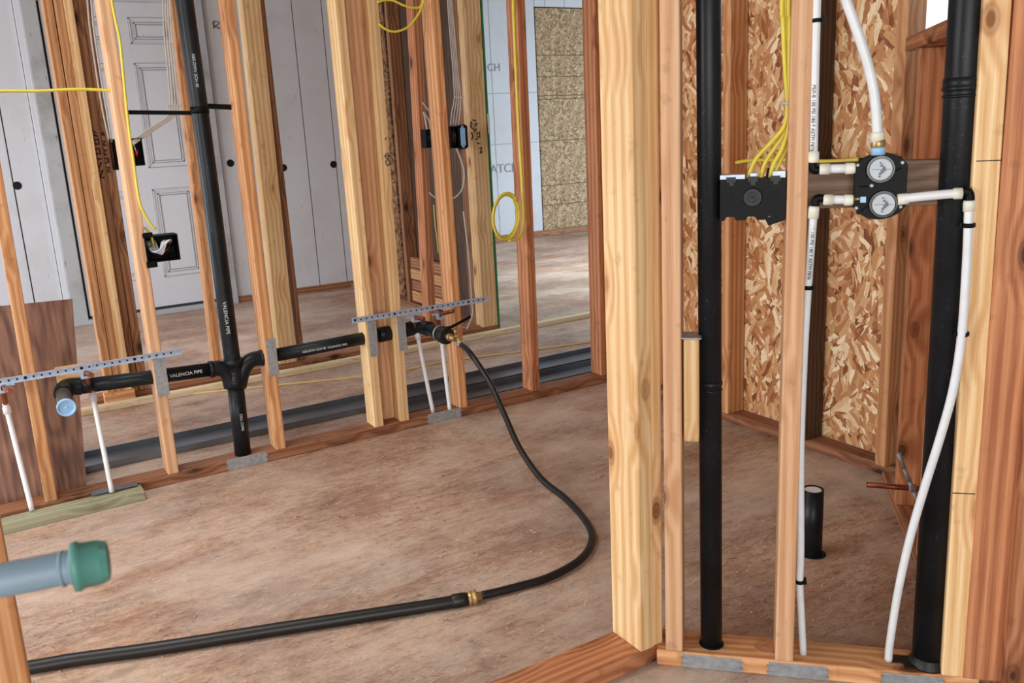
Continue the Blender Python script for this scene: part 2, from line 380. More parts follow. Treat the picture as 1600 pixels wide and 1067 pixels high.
def lathe(name, A, B, prof, mat, parent=None, seg=20):
    """turned shape: prof = [(fraction or metres along A->B, radius)]"""
    A, B = V(A), V(B); d = (B - A).normalized(); bm = bmesh.new()
    u = d.orthogonal().normalized(); v = d.cross(u); rings = []
    for s, r in prof: rings.append([bm.verts.new(d * s + (u * math.cos(2 * math.pi * k / seg) + v * math.sin(2 * math.pi * k / seg)) * r) for k in range(seg)])
    for i in range(len(rings) - 1):
        for k in range(seg): bm.faces.new((rings[i][k], rings[i][(k + 1) % seg], rings[i + 1][(k + 1) % seg], rings[i + 1][k])).smooth = abs(prof[i][1] - prof[i + 1][1]) < .0015
    bm.faces.new(list(reversed(rings[0]))); bm.faces.new(rings[-1])
    return link(name, bm, mat, parent, Matrix.Translation(A))
def prism(name, pts, y0, y1, mat, parent, M, bev=0.0):
    """outline in local x,z extruded from y0 to y1"""
    bm = bmesh.new(); f = bm.faces.new([bm.verts.new((x, y0, z)) for x, z in pts])
    r = bmesh.ops.extrude_face_region(bm, geom=[f])
    for v in [g for g in r['geom'] if isinstance(g, bmesh.types.BMVert)]: v.co.y = y1
    if bev: bmesh.ops.bevel(bm, geom=list(bm.edges), offset=bev, segments=1, affect='EDGES')
    bmesh.ops.recalc_face_normals(bm, faces=bm.faces)
    return link(name, bm, mat, parent, M)
def text(name, s, size, mat, parent, M, ext=.0004):
    """lettering, read along local x with up = local y"""
    c = bpy.data.curves.new(name, 'FONT'); c.body = s; c.size = size; c.extrude = ext; c.align_x = 'CENTER'; c.align_y = 'CENTER'; c.resolution_u = 3
    t = bpy.data.objects.new(name, c); col.objects.link(t); dg = bpy.context.evaluated_depsgraph_get(); dg.update()
    me = bpy.data.meshes.new_from_object(t.evaluated_get(dg)); bpy.data.objects.remove(t)
    me.name = name; me.materials.clear(); me.materials.append(mat)
    o = bpy.data.objects.new(name, me); col.objects.link(o); WMAT[o.name] = M.copy()
    o.parent = parent; o.matrix_basis = WMAT[parent.name].inverted() @ M
    return o
def scribble(name, strokes, mat, parent, M, r=.0015):
    bm = bmesh.new()
    for s in strokes: addtube(bm, [V((x, 0, z)) for x, z in s], r, 4)
    return tag(link(name, bm, mat, parent, M), kind='stuff')

# ------------------------------------------------------------ the setting
ZT = 2.60
def struct(o): o['kind'] = 'structure'; return o
struct(box('floor', (-8, -6, -.05), (12, 12, 0), FLOOR))
struct(box('ceiling', (-4, -1.2, ZT + .12), (9, 9.2, ZT + .2), CEIL))

# wall with the panel door, 6.75 m away: siding boards with grooves between
wd = empty('wall_door', V((0, 6.75, 0))); struct(wd)
edges = [-2.70, -2.27, -1.84, -1.41, -.98, -.57, -.36, -.15, .055, .262, .437]
for a, b in zip(edges, edges[1:]): box('siding_board', (a + .004, 6.75, .05), (b - .004, 6.766, 2.72), WHITE, wd)
edges = [1.61, 1.80, 2.03, 2.256, 2.484, 2.60]
for a, b in zip(edges, edges[1:]): box('siding_board', (a + .004, 6.75, .05), (b - .004, 6.766, 2.72), WHITE, wd)
box('siding_board', (.437, 6.75, 2.13), (1.61, 6.766, 2.72), WHITE, wd)
box('backing', (-2.7, 6.766, 0), (2.62, 6.80, 2.72), GREYDOT, wd)
board('sill_plate', (-2.7, 6.745, .025), (.45, 6.745, .025), (0, 0, 1), .05, .03, BROWN, wd)
board('sill_plate', (1.60, 6.745, .025), (2.6, 6.745, .025), (0, 0, 1), .05, .03, BROWN, wd)
for x, z in ((.283, .977), (1.675, 1.033), (2.065, .974), (2.461, .973)):
    h = lathe('drilled_hole', (x, 6.7485, z), (x, 6.76, z), [(0, .027), (.004, .027)], HOLE, wd, 24)
for s in ([(0, .02), (.03, .02), (.01, 0), (.03, -.02), (0, -.02)], [(.04, -.06), (.07, -.05), (.045, -.075), (.075, -.085), (.05, -.1)], [(.08, -.13), (.11, -.12), (.09, -.15), (.12, -.155)]):
    pass
scribble('scribbled_marks', [[(0, .03), (.035, .02), (.0, -.005), (.03, -.02)], [(-.01, .03), (-.01, -.02)],
    [(.03, -.05), (.06, -.04), (.045, -.06), (.065, -.075), (.035, -.08)], [(.05, -.11), (.08, -.1), (.055, -.13), (.09, -.125), (.07, -.15)]], INK, wd,
    Matrix.Translation(WX.px(336, 40, 6.745)), .004)
# door trims (weathered) and the door
for nm, x0, x1, y0, y1, z0, z1 in (('trim_1', .475, .570, 6.715, 6.75, 0, 2.16), ('trim_2', 1.535, 1.605, 6.715, 6.75, 0, 2.16), ('trim_3', .475, 1.605, 6.712, 6.75, 2.16, 2.25)):
    t_ = struct(box(nm, (x0, y0, z0), (x1, y1, z1), TRIM, None, None, .004))
for nm, x0, x1 in (('trim_4', .437, .475), ):
    struct(box(nm, (x0, 6.73, 0), (x1, 6.75, 2.2), DOORW, None, None, .003))
dr = struct(box('door_1', (.585, 6.737, .055), (1.522, 6.775, 2.13), DOORW, None, None, .002))
def frame_panel(x0, x1, z0, z1):
    b = bmesh.new(); y = 6.737
    for k, (g, h) in enumerate(((0, .007), (.03, .006))):
        a0, a1, c0, c1 = x0 + g, x1 - g, z0 + g, z1 - g; q = .007
        addbox(b, (a0, y - h, c0), (a1, y + .001, c0 + q)); addbox(b, (a0, y - h, c1 - q), (a1, y + .001, c1))
        addbox(b, (a0, y - h, c0), (a0 + q, y + .001, c1)); addbox(b, (a1 - q, y - h, c0), (a1, y + .001, c1))
    link('panel_moulding', b, DOORW, dr)['kind'] = 'stuff'
    b = bmesh.new()
    for g in (-.004, .026, .042):
        a0, a1, c0, c1 = x0 + g, x1 - g, z0 + g, z1 - g; q = .0035; y0_ = 6.7345 if g < .03 else 6.7300
        for p_, r_q in (((a0, c0), (a1, c0 + q)), ((a0, c1 - q), (a1, c1)), ((a0, c0), (a0 + q, c1)), ((a1 - q, c0), (a1, c1))):
            addbox(b, (p_[0], y0_ if g > 0 else 6.7355, p_[1]), (r_q[0], 6.738, r_q[1]))
    link('moulding_edge', b, DOORLINE, dr)['kind'] = 'stuff'
    box('raised_panel', (x0 + .045, 6.731, z0 + .045), (x1 - .045, 6.738, z1 - .045), DOORW, dr, None, .0025)
for x0, x1 in ((.70, .97), (1.11, 1.38)):
    for z0, z1 in ((.27, .885), (1.04, 1.735), (1.865, 2.03)): frame_panel(x0, x1, z0, z1)
struct(box('trim_5', (.57, 6.70, 0), (1.535, 6.78, .035), TRIM, None, None, .004))
box('gap_seal', (.585, 6.742, .035), (1.522, 6.77, .055), GREYDOT, dr)

# hatch wall, 8.23 m away
wh = empty('wall_hatch', V((4, 8.23, 0))); struct(wh)
ed = [2.66, 3.1, 3.5, 3.9, 4.33, 4.785, 5.005, 5.335]
for a, b in zip(ed, ed[1:]): box('siding_board', (a + .003, 8.23, .06), (b - .003, 8.246, 2.72), WHITE, wh)
for a, b in ((5.335, 5.47), (5.47, 5.72), (5.72, 5.97), (5.97, 6.4)): box('siding_board', (a + .003, 8.23, 2.385), (b - .003, 8.246, 2.72), WHITE, wh)
box('backing', (2.66, 8.246, 0), (9, 8.28, 2.72), GREYDOT, wh)
zs = [.02, .47, .70, 1.015, 1.45, 1.485, 1.68, 1.90, 2.375]
zs[1], zs[2] = WX.px(850, 322, 8.2).z, WX.px(850, 291, 8.2).z
for a, b in zip(zs, zs[1:]):
    box('strand_board_panel', (0, 0, 0), (1.15, .016, b - a - .006), OSBF, wh, Matrix.Translation((5.34, 8.222, a + .003)))
box('siding_board', (6.50, 8.23, .06), (9, 8.246, 2.72), WHITE, wh)
board('sill_plate', (2.66, 8.2, .03), (6.2, 8.2, .03), (0, 0, 1), .06, .04, BROWN, wh)
for z in (1.525, 1.012): box('pencil_line', (4.3, 8.2285, z - .003), (5.33, 8.2305, z + .003), PENCIL, wh)
Mh = lambda p: basis(V((1, 0, 0)), V((0, 0, 1)), V((0, -1, 0)), p)
text('pencil_lettering', 'HATCH', .13, PENCIL, wh, Mh(WX.px(783, 264, 8.226)))
text('pencil_lettering', 'CH', .11, PENCIL, wh, Mh(WX.px(772, 106, 8.226)))
wr = empty('wall_far_right', V((9, 5, 0))); struct(wr)
box('siding_board', (8.6, 6.9, 0), (8.62, 8.23, 2.72), WHITE, wr); box('siding_board', (8.6, -1, 0), (8.62, 3.5, 2.72), WHITE, wr)
box('siding_board', (8.6, 3.5, 2.3), (8.62, 6.9, 2.72), WHITE, wr)

# ------------------------------------------------------------ studs and plates
def stud(wall, d0, pb, pt, mat, label, w=.038, d=.089, z0=.038, z1=ZT, group=None, name='wall_stud', cat='stud'):
    """pb, pt: two pixels of the stud's front left edge, which lies in the wall's front plane at depth d0"""
    u0, za = wall.uz(pb[0], pb[1], d0); u1, zb = wall.uz(pt[0], pt[1], d0)
    s = (u1 - u0) / (zb - za); ub = u0 + s * (z0 - za); ut = u0 + s * (z1 - za)
    A = wall.pt(ub + w / 2, d0 + d / 2, z0); B = wall.pt(ut + w / 2, d0 + d / 2, z1)
    return tag(board(name, A, B, wall.a, w, d, mat), label, cat, group)
def plate(wall, u0, u1, d0, z0, mat, label, d=.089, h=.038, cat='plate', name='sole_plate', group=None):
    return tag(board(name, wall.pt(u0, d0 + d / 2, z0 + h / 2), wall.pt(u1, d0 + d / 2, z0 + h / 2), wall.n, d, h, mat), label, cat, group)
Y1 = 3.24
p1 = plate(WX, -1.6, 2.6, Y1, 0, PLATE, 'long reddish sole plate under the vanity wall studs')
plate(WX, -1.6, 2.6, Y1, ZT, FIR, 'top plate over the vanity wall studs', name='top_plate')
s1 = stud(WX, Y1, (73, 797), (-22, 250), FIR, 'leftmost vanity wall stud, in front of the leaning plywood')
s2 = stud(WX, Y1, (264, 750), (153, 0), PINK, 'vanity wall stud with the open wire filled outlet box on its right')
s4 = stud(WX, Y1, (433, 712), (349, 0), FIR, 'vanity wall stud just right of the tall black vent pipe')
s5 = stud(WX, Y1, (587, 674), (523, 0), PALE, 'left outer stud of the triple post right of the grey door wall opening')
s5b = stud(WX, Y1 + .072, (597, 666), (538, 0), PINK, 'wide pinkish stud turned flat in the middle of the triple post', w=.089, d=.030)
s6 = stud(WX, Y1, (627, 664), (576, 0), PALE, 'pale right outer stud of the triple post beside the white stub pipes')
s7 = stud(WX, Y1, (719, 642), (673, 0), FIR, 'vanity wall stud behind the brass valve and black hose')
s8 = stud(WX, Y1, (833, 614), (808, 0), RED, 'lone reddish stud with a yellow cable and coil on its left')
s9 = stud(WX, Y1, (941, 586), (928, 0), RED, 'reddish end stud of the vanity wall, left of the pale corner post')
tag(board('wall_stud', WX.pt(-.9, Y1 + .045, .038), WX.pt(-.9, Y1 + .045, ZT), (1, 0, 0), .038, .089, FIR), 'vanity wall stud beyond the left edge of the picture', 'stud')

# partition plane behind (y about 4.53)
Y3 = 4.53
plate(WX, .36, 2.6, Y3, 0, PLATE, 'brown sole plate of the second framed wall, behind the vanity wall')
plate(WX, .36, 2.6, Y3, ZT, FIR, 'top plate of the second framed wall', name='top_plate')
tag(board('base_block', WX.pt(.392, Y3 - .02, .03), WX.pt(.53, Y3 - .02, .03), (0, 1, 0), .04, .06, FIR), 'short orange block at the foot of the five stud post', 'block')
a = stud(WX, Y3 - .035, (168, 620), (66, 0), FIR, 'leftmost golden stud of the five stud post in front of the panel door', group=None)
b_ = stud(WX, Y3 - .035, (182, 618), (83, 0), FIR, 'second stud from the left in the five stud post')
c_ = stud(WX, Y3 - .035, (194, 616), (98, 0), PALE, 'pale middle stud of the five stud post')
d_ = stud(WX, Y3 - .015, (204, 612), (112, 0), BROWN, 'brown stud with black handwriting, fourth in the five stud post', d=.075)
e_ = stud(WX, Y3 - .01, (218, 610), (126, 0), BROWN, 'rightmost reddish stud of the five stud post, next to the black device box', w=.040, d=.075)
hand = [[(-.01, .10), (.01, .085), (-.008, .08), (.012, .07)], [(-.012, .05), (.012, .06), (.012, .035), (-.012, .04), (-.012, .05)], [(-.012, .01), (.01, .018), (.012, -.008), (-.01, -.004), (-.012, .01)],
        [(-.012, -.03), (.014, -.03)], [(-.01, -.045), (-.002, -.07), (.01, -.045)], [(-.01, -.085), (.012, -.08), (-.004, -.11), (.012, -.115)]]
pd = WX.px(152, 238, Y3 - .0165); scribble('handwritten_marks', hand, INK, d_, Matrix.Translation(pd), .004)
hand2 = [[(-.01, .09), (.01, .075)], [(.01, .09), (-.01, .07)], [(-.008, .05), (.01, .05), (-.002, .035), (.01, .03)], [(-.008, .015), (.008, .01), (-.006, -.005), (.008, -.012)], [(-.01, -.03), (.008, -.025), (.01, -.045), (-.008, -.05), (-.01, -.03)], [(-.008, -.065), (.01, -.07), (0, -.085), (.012, -.09)]]
scribble('handwritten_marks', hand2, INK, e_, Matrix.Translation(WX.px(163, 238, Y3 - .0115)), .004)
stud(WX, Y3, (331, 534), (268, 0), FIR, 'far stud close behind the tall black vent pipe, in front of the door')
f_ = stud(WX, Y3, (439, 575), (378, 0), PALE, 'thick pale speckled post behind the stud right of the vent pipe', w=.089, d=.089)
stud(WX, Y3 + .035, (470, 570), (405, 0), BROWN, 'narrow brown stud fixed to the right of the pale speckled post', w=.026, d=.05)
g_ = stud(WX, Y3, (671, 500), (595 + 50, 0), RED, 'far stud with two white cables and a black box, behind the triple post', w=.045)

# partition running away from the viewer (x about 2.5)
X4 = 2.5
plate(WY, -6.72, -4.62, X4, 0, BROWN, 'sole plate of the partition running away behind the coiled cable')
def ystud(y0, y1, mat, label, x0=X4, x1=X4 + .086, z1=ZT, z0=.038, cat='stud'):
    return tag(board('wall_stud', ((x0 + x1) / 2, (y0 + y1) / 2, z0), ((x0 + x1) / 2, (y0 + y1) / 2, z1), (1, 0, 0), x1 - x0, y1 - y0, mat), label, cat)
e1 = ystud(4.535, 4.573, PALE, 'broad pale end stud beside the green board edge, with black handwriting', x0=2.488, x1=2.588)
ystud(4.575, 4.645, PALE, 'second pale stud of the corner post at the green board edge')
ystud(4.648, 4.72, BROWN, 'brown stud behind the pale corner post, beside the white cables')
ystud(5.05, 5.088, BROWN, 'brown stud hidden behind the vanity wall stud with the brass valve')
ystud(5.60, 5.638, BROWN, 'brown stud beside the strand board strip behind the triple post')
ystud(6.2, 6.24, RED, 'stud close to the far corner of the partition behind the triple post')
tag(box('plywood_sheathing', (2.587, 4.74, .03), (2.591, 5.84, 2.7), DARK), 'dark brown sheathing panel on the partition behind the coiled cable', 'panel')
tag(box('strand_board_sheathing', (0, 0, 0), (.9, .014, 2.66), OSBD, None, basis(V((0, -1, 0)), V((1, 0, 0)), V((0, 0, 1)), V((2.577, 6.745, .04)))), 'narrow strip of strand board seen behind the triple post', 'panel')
gb = tag(box('green_board', (2.592, 4.53, .0), (2.600, 6.74, 2.7), GREEN, None, None), 'thin green edged board on the end of the partition', 'board')
box('white_label', (2.590, 4.526, 1.16), (2.602, 4.53, 1.27), PAPER, gb)
for k in range(4):
    z = .05 + k * .078
    tag(board('blocking', (2.535 + .006 * (k % 2), 5.10, z + .036), (2.535 + .006 * (k % 2), 5.585, z + .036), (0, 0, 1), .072, .038, BROWN if k % 2 else FIR),
        ['lowest', 'second', 'third', 'topmost'][k] + ' of four stacked short blocks low in the partition behind the triple post', 'block')
hm = [[(-.02, .10), (.0, .09)], [(-.015, .075), (.01, .08), (-.01, .06)], [(-.02, .045), (.0, .05), (-.012, .03)], [(0, .02), (.02, .03), (.02, .0), (0, .01)], [(-.01, -.01), (.01, -.005)], [(.0, -.03), (.018, -.035)], [(.012, -.06), (.03, -.055), (.014, -.09), (.032, -.08)], [(-.03, .09), (-.034, .06), (-.024, .05)], [(-.034, .03), (-.024, .01), (-.034, -.01)]]
scribble('handwritten_marks', hm, INK, e1, Matrix.Translation(WX.px(745, 215, 4.533)), .004)

# near wall with the opening (y about 1.4)
YN = 1.395
plate(WX, -1.9, 1.172, YN, 0, RED, 'near reddish sole plate ending at the pale corner post', d=.105)
stud(WX, YN, (1002, 1030), (986, 0), PALE, 'pale yellow corner post stud with a wide face towards the room', d=.105)
stud(WX, YN + .003, (1018, 1028), (1008, 0), PALE, 'second pale corner post stud with a round knot low down', w=.034, d=.10)
stud(WX, YN, (-4, 1051), (-210, 10), FIR, 'stud at the bottom left corner, behind the blue grey pipe')

# angled valve wall
DW = 1.795; DR = .475
plate(WD, -.163, .50, DW, 0, FIR, 'sole plate of the angled valve wall with three metal plates on its edge')
plate(WD, -.163, .55, DW, ZT, FIR, 'top plate of the angled valve wall', name='top_plate')
w1 = stud(WD, DW, (1040, 1023), (1030, 0), PINK, 'pinkish stud between the pale corner post and the tall black pipe')
w2 = stud(WD, DW, (1211, 1033), (1237.5, 0), PINK, 'stud between the yellow cables and the white tube, in front of the shower')
w3 = stud(WD, DW, (1472, 1043), (1537, 0), PALE, 'pale stud right of the thick black pipe with two saw cuts across it', w=.0455)
u3, z3 = WD.uz(1541, 250, DW)
for (px_, py_, wd_) in ((1545, 251, 1), (1506, 771, 1)):
    p = WD.px(px_, py_, DW - .0005); box('saw_cut', (-.0205, -.0006, -.0009), (.0205, .001, .0009), INK, w3, WD.frame(p.dot(WD.a), DW - .0005, p.z))
w4 = stud(WD, DW - .004, (1504, 1067), (1586, 0), RED, 'broad reddish stud at the right edge with large knots', w=.085, d=.12)
w5 = stud(WD, DW - .03, (1568, 1067), (1660, 0), RED, 'darker stud at the bottom right corner of the picture', w=.085, d=.12)
bl = tag(board('wood_block', WD.pt(-.052 - .0325, DW + .032, .535), WD.pt(-.052 - .0325, DW + .032, .757), WD.a, .031, .06, PALE), 'pale wood block between the pinkish stud and the tall black pipe', 'block')
box('metal_cap', (-.02, -.03, .2225), (.02, .03, .2245), GALV, bl, WMAT[bl.name])
vb = tag(board('mounting_block', WD.pt(.118, DW + .062, 1.055), WD.pt(.40, DW + .062, 1.055), (0, 0, 1), .086, .038, BLOCK), 'dark weathered board behind the shower valve', 'board')

# shower enclosure
XS = 2.44
ws_ = struct(empty('wall_shower_back', V((XS + .09, 2.4, 0))))
def sheet(name, y0, y1, z0, z1, par): return box(name, (0, 0, 0), (y1 - y0 - .003, .012, z1 - z0), OSB, par, basis(V((0, -1, 0)), V((1, 0, 0)), V((0, 0, 1)), V((XS + .09, y1, z0))))
sheet('strand_board_sheet', 2.13, 3.23, .038, 2.7, ws_); sheet('strand_board_sheet', 1.80, 2.127, .038, 2.7, ws_)
plate(WY, -3.235, -1.70, XS + .02, 0, PLATE, 'brown sole plate along the strand board shower wall', d=.07)
def sstud(ya, yb, mat, label):
    return tag(board('wall_stud', (XS + .044, (ya + yb) / 2, .038), (XS + .044, (ya + yb) / 2, ZT), (1, 0, 0), .087, yb - ya, mat), label, 'stud')
sstud(2.470, 2.508, FIR, 'stud on the strand board wall just right of the tall black pipe')
sstud(2.080, 2.118, DARK, 'dark old stud on the strand board wall behind the white tube')
sstud(1.750, 1.790, FIR, 'pale stud at the right end of the strand board wall')
sstud(2.95, 2.988, FIR, 'stud on the strand board wall mostly hidden behind the pinkish stud')

plate(WR, -2.93, -1.84, DR, 0, PLATE, 'sole plate of the short right wall of the shower')
wrr = struct(empty('wall_shower_right', WR.pt(-2.3, DR + .09, 0)))
box('strand_board_sheet', (0, 0, 0), (1.1, .012, 1.31), OSB, wrr, WR.frame(-2.95, DR + .09, .038))
def rstud(u0, mat, label, z1, w=.038, d=.089):
    return tag(board('wall_stud', WR.pt(u0 + w / 2, DR + d / 2, .038), WR.pt(u0 + w / 2, DR + d / 2, z1), WR.a, w, d, mat), label, 'stud')
uR = fl(1400, 789, .038).dot(WR.a)
rstud(uR - .038, RED, 'broad reddish short stud left of the thick black pipe, under the window sill', 1.345, d=.115)
rstud(-2.35, FIR, 'short stud of the right shower wall hidden behind the thick pipe', 1.345)
tag(board('window_sill', WR.pt(-2.83, DR + .05, 1.365), WR.pt(-1.95, DR + .05, 1.365), WR.n, .125, .038, RED), 'sloping looking wooden sill high up behind the thick black pipe', 'sill')
struct(box('window_1', (0, 0, 0), (.9, .004, 1.2), OUTSIDE, None, basis(V((0, -1, 0)), V((1, 0, 0)), V((0, 0, 1)), V((2.72, 2.4, 1.38)))))

# lumber and metal lying about the floor
pl_ = [fl(0, 785), fl(135, 754)]
A = WX.px(-140, 817, 3.44); 
q = [WX.px(-140, 825, 3.42), WX.px(135, 757, 3.42), WX.px(113, 467, 3.60), WX.px(-140, 492, 3.60)]
def quad_board(name, q, th, mat, label, cat):
    o = q[0]; x = (q[1] - q[0]).normalized(); n = x.cross(q[3] - q[0]).normalized(); z = n.cross(x) * -1
    z = -x.cross(n) if False else n.cross(x)
    M = basis(x, -n, z, o) if True else None
    Mi = M.inverted(); l = [Mi @ p for p in q]
    bm = bmesh.new(); f = bm.faces.new([bm.verts.new((p.x, 0, p.z)) for p in l])
    r = bmesh.ops.extrude_face_region(bm, geom=[f])
    for v in [g for g in r['geom'] if isinstance(g, bmesh.types.BMVert)]: v.co.y = th
    bmesh.ops.recalc_face_normals(bm, faces=bm.faces)
    return tag(link(name, bm, mat, None, M), label, cat)
zmin = min(q[0].z, q[1].z)
q[0].z = q[1].z = .002
quad_board('plywood_sheet', q, .012, PLYRED, 'reddish brown plywood sheet leaning behind the leftmost stud', 'plywood')
ub_, zb_ = WX.uz(129, 601, Y1 + .05); ua_, _z = WX.uz(96, 606, Y1 + .05)
tag(board('wood_block', WX.pt(ua_ - .01, Y1 + .062, zb_ + .035), WX.pt(ub_, Y1 + .062, zb_ + .035), (0, 0, 1), .07, .03, PALE), 'short pale block behind the elbow of the left drain pipe', 'block')
def lying(name, A, B, w, h, mat, label, cat, z0=0.0):
    A, B = V(A), V(B); A.z = B.z = z0 + h / 2; d = (B - A).normalized(); s = V((-d.y, d.x, 0))
    return tag(board(name, A, B, s, w, h, mat), label, cat)
CREAM = wood('cream_strip', srgb(246, 232, 200), srgb(226, 202, 160), srgb(200, 150, 96), knots=.3)
lying('lumber_strip', fl(120, 650) , fl(1010, 478), .042, .030, CREAM, 'long pale strip of lumber lying behind the vanity wall', 'lumber')
lying('green_lumber', (-.35, 3.165, 0), (.352, 3.185, 0), .075, .034, PTREAT, 'short greenish treated board on the floor at the left', 'lumber')
def track(name, A, B, w, label):
    A, B = V(A), V(B); d = (B - A).normalized(); s = V((-d.y, d.x, 0)); M = basis(d, s, V((0, 0, 1)), V((A.x, A.y, 0))); L_ = (B - A).length
    bm = bmesh.new(); addbox(bm, (0, -w / 2, .002), (L_, w / 2, .006)); addbox(bm, (0, -w / 2, .006), (L_, -w / 2 + .003, .028)); addbox(bm, (0, w / 2 - .003, .006), (L_, w / 2, .028))
    return tag(link(name, bm, SHEETM, None, M), label, 'steel track')
track('steel_track', (-.1, 3.66, 0), (3.4, 3.665, 0), .19, 'long dull grey steel track lying behind the vanity wall')
track('steel_track', (1.42, 3.455, 0), (3.4, 3.455, 0), .17, 'shorter steel track lying nearer, in front of the long one')
tube('yellow_cord', [fl(60, 660, .004), fl(200, 628, .004), fl(330, 612, .004), fl(590, 585, .004), fl(700, 564, .004), fl(800, 551, .004), fl(940, 532, .004), fl(1060, 515, .004)], .005, STRING)
tag(bpy.data.objects['yellow_cord'], 'thin yellow cord lying on the floor behind the vanity wall', 'cord')

# ------------------------------------------------------------ metal brackets on the vanity wall
def strap(pa, pb, label):
    d = Y1 - .004; ua, za = WX.uz(*pa, d); ub, zb = WX.uz(*pb, d); A = WX.pt(ua, d, za); B = WX.pt(ub, d, zb); x = (B - A).normalized()
    M = basis(x, V((0, 1, 0)), x.cross(V((0, 1, 0))), A); Ln = (B - A).length
    bm = bmesh.new(); addbox(bm, (0, -.001, -.0105), (Ln, .001, .0105)); addbox(bm, (0, -.006, .0085), (Ln, -.001, .0105)); addbox(bm, (0, -.006, -.0105), (Ln, -.001, -.0085))
    o = tag(link('perforated_strap', bm, STRAPM, None, M), label, 'bracket')
    b2 = bmesh.new(); n = int(Ln / .024)
    for k in range(n):
        x0 = .012 + k * .024; r = .0035 if k % 7 else .0055
        addtube(b2, [V((x0, -.0015, 0)), V((x0, .0012, 0))], r, 8)
    h = link('punched_holes', b2, HOLE, o, M); h['kind'] = 'stuff'; 
    return o
strap((-60, 607), (283, 548.5), 'perforated steel strap across the studs at the far left')
strap((550, 501), (763, 466.5), 'perforated steel strap across the triple post and white stubs')
def vplate(px, py0, py1, w, label, d=None):
    d = Y1 - .0022 if d is None else d
    u, zt = WX.uz(px, py0, d); u2, zb = WX.uz(px + (py1 - py0) * .13, py1, d)
    M = WX.frame((u + u2) / 2, d, zb); h = zt - zb
    o = tag(box('nail_plate', (-w / 2, -.0008, 0), (w / 2, .0008, h), GALV, None, M, .0004), label, 'nail plate')
    b2 = bmesh.new()
    for z in (.004, h - .004):
        for x in (-w * .3, w * .3): addbox(b2, (x - .004, -.0025, z - .004), (x + .004, .0, z + .004))
    link('prongs', b2, GALV, o, M)['kind'] = 'stuff'; return o
scribble('handwritten_marks', [[(.008 * math.cos(k * .6), .03 + .011 * math.sin(k * .6)) for k in range(12)], [(.009 * math.cos(k * .6), .005 + .011 * math.sin(k * .6)) for k in range(12)], [(-.014, .03), (.014, .03)], [(-.004, .09), (.003, .10)]], INK, s6, Matrix.Translation(WX.px(606, 256, Y1 - .001)), .0018)
vplate(248, 558, 618, .040, 'upright steel plate on the stud under the left strap end')
vplate(422, 529, 586, .036, 'upright steel plate on the stud right of the vent pipe')
vplate(579.5, 502, 556, .036, 'left of the two upright steel plates on the triple post')
vplate(625, 495, 547, .036, 'right of the two upright steel plates on the triple post')
def hplate(wall, ua, ub, d, z0, z1, label, mat=GALV):
    M = wall.frame(ua, d, z0); o = tag(box('nail_plate', (0, -.0012, 0), (ub - ua, 0, z1 - z0), mat, None, M, .0004), label, 'nail plate')
    b2 = bmesh.new()
    for x in (.003, ub - ua - .003):
        for z in ((z1 - z0) * .25, (z1 - z0) * .7): addbox(b2, (x - .007, -.0035, z - .003), (x + .007, 0, z + .003))
    link('prongs', b2, mat, o, M)['kind'] = 'stuff'; return o
hplate(WX, fl(361, 741).x, fl(418, 722).x, Y1, .001, .044, 'steel plate on the sole plate at the foot of the vent pipe')
hplate(WX, fl(673, 665).x, fl(718, 650).x, Y1, .001, .044, 'steel plate on the sole plate below the two white stubs')
M_ = WX.frame(.19, Y1 + .001, .04); hp = tag(box('nail_plate', (0, -.04, 0), (.15, .0, .0025), SHEETM, None, M_), 'bluish steel plate lying on the greenish board', 'nail plate')
WMAT[hp.name] = M_
for (xa, xb, lb) in ((1067, 1158, 'left'), (1201, 1292, 'middle'), (1380, 1475, 'right')):
    ua, _ = WD.uz(xa, 1040, DW); ub, _ = WD.uz(xb, 1045, DW)
    o = hplate(WD, ua, ub, DW - .0008, .001, .034, lb + ' of three steel plates on the angled wall plate')
knock = lathe('knockout_disc', WD.pt(.073, DW + .045, .038), WD.pt(.073, DW + .045, .05), [(0, .022), (.0022, .022), (.0022, .018), (.0015, .018), (.0015, .004), (.003, .003)], plain('cut_wood_disc', srgb(186, 132, 94), .7))
tag(knock, 'round wooden coloured disc on the angled wall sole plate', 'disc')

# ------------------------------------------------------------ black drain pipes of the vanity wall
YP = Y1 + .045
pts = [WX.px(x, y, YP) for x, y in ((279, -70), (288, 0), (325, 267), (357.5, 520), (364.5, 572))]
pts2 = [WX.px(365.5, 590, YP), WX.px(381, 722, YP)]; pts2[1].z = .0
dp = empty('drain_stack', V((pts2[1].x, YP, 0)), 'tall black vent pipe with a double tee in the vanity wall', 'pipe')
bp = tube('vent_pipe', [pts[0] + (pts[0] - pts[3]).normalized() * (2.68 - pts[0].z)] + pts, .0295, ABS, dp, 24, 4)
tube('lower_pipe', [WX.px(366, 585, YP), V((pts2[1].x, YP, .001))], .0302, ABS, dp, 24)
ctr = WX.px(366.5, 583, YP)
upv = (pts[3] - pts2[1]).normalized()
lathe('tee_body', ctr + upv * .055, ctr - upv * .055, [(0, .0345), (.022, .0345), (.022, .0325), (.07, .0325), (.07, .0355), (.11, .0355)], ABS, dp, 24)
lathe('hub_ring', pts2[1] + V((0, 0, .002)), pts2[1] + V((0, 0, .05)), [(0, .034), (.006, .034), (.010, .031)], ABS, dp, 24)
lp = [WX.px(x, y, YP) for x, y in ((100, 608), (120, 604.5), (330, 577))]
tube('side_arm', [lp[2], WX.px(344, 575.5, YP), WX.px(356, 584, YP), WX.px(362, 604, YP)], .0285, ABS, dp, 20)
rp = [WX.px(x, y, YP) for x, y in ((409, 559), (577, 527), (690, 505))]
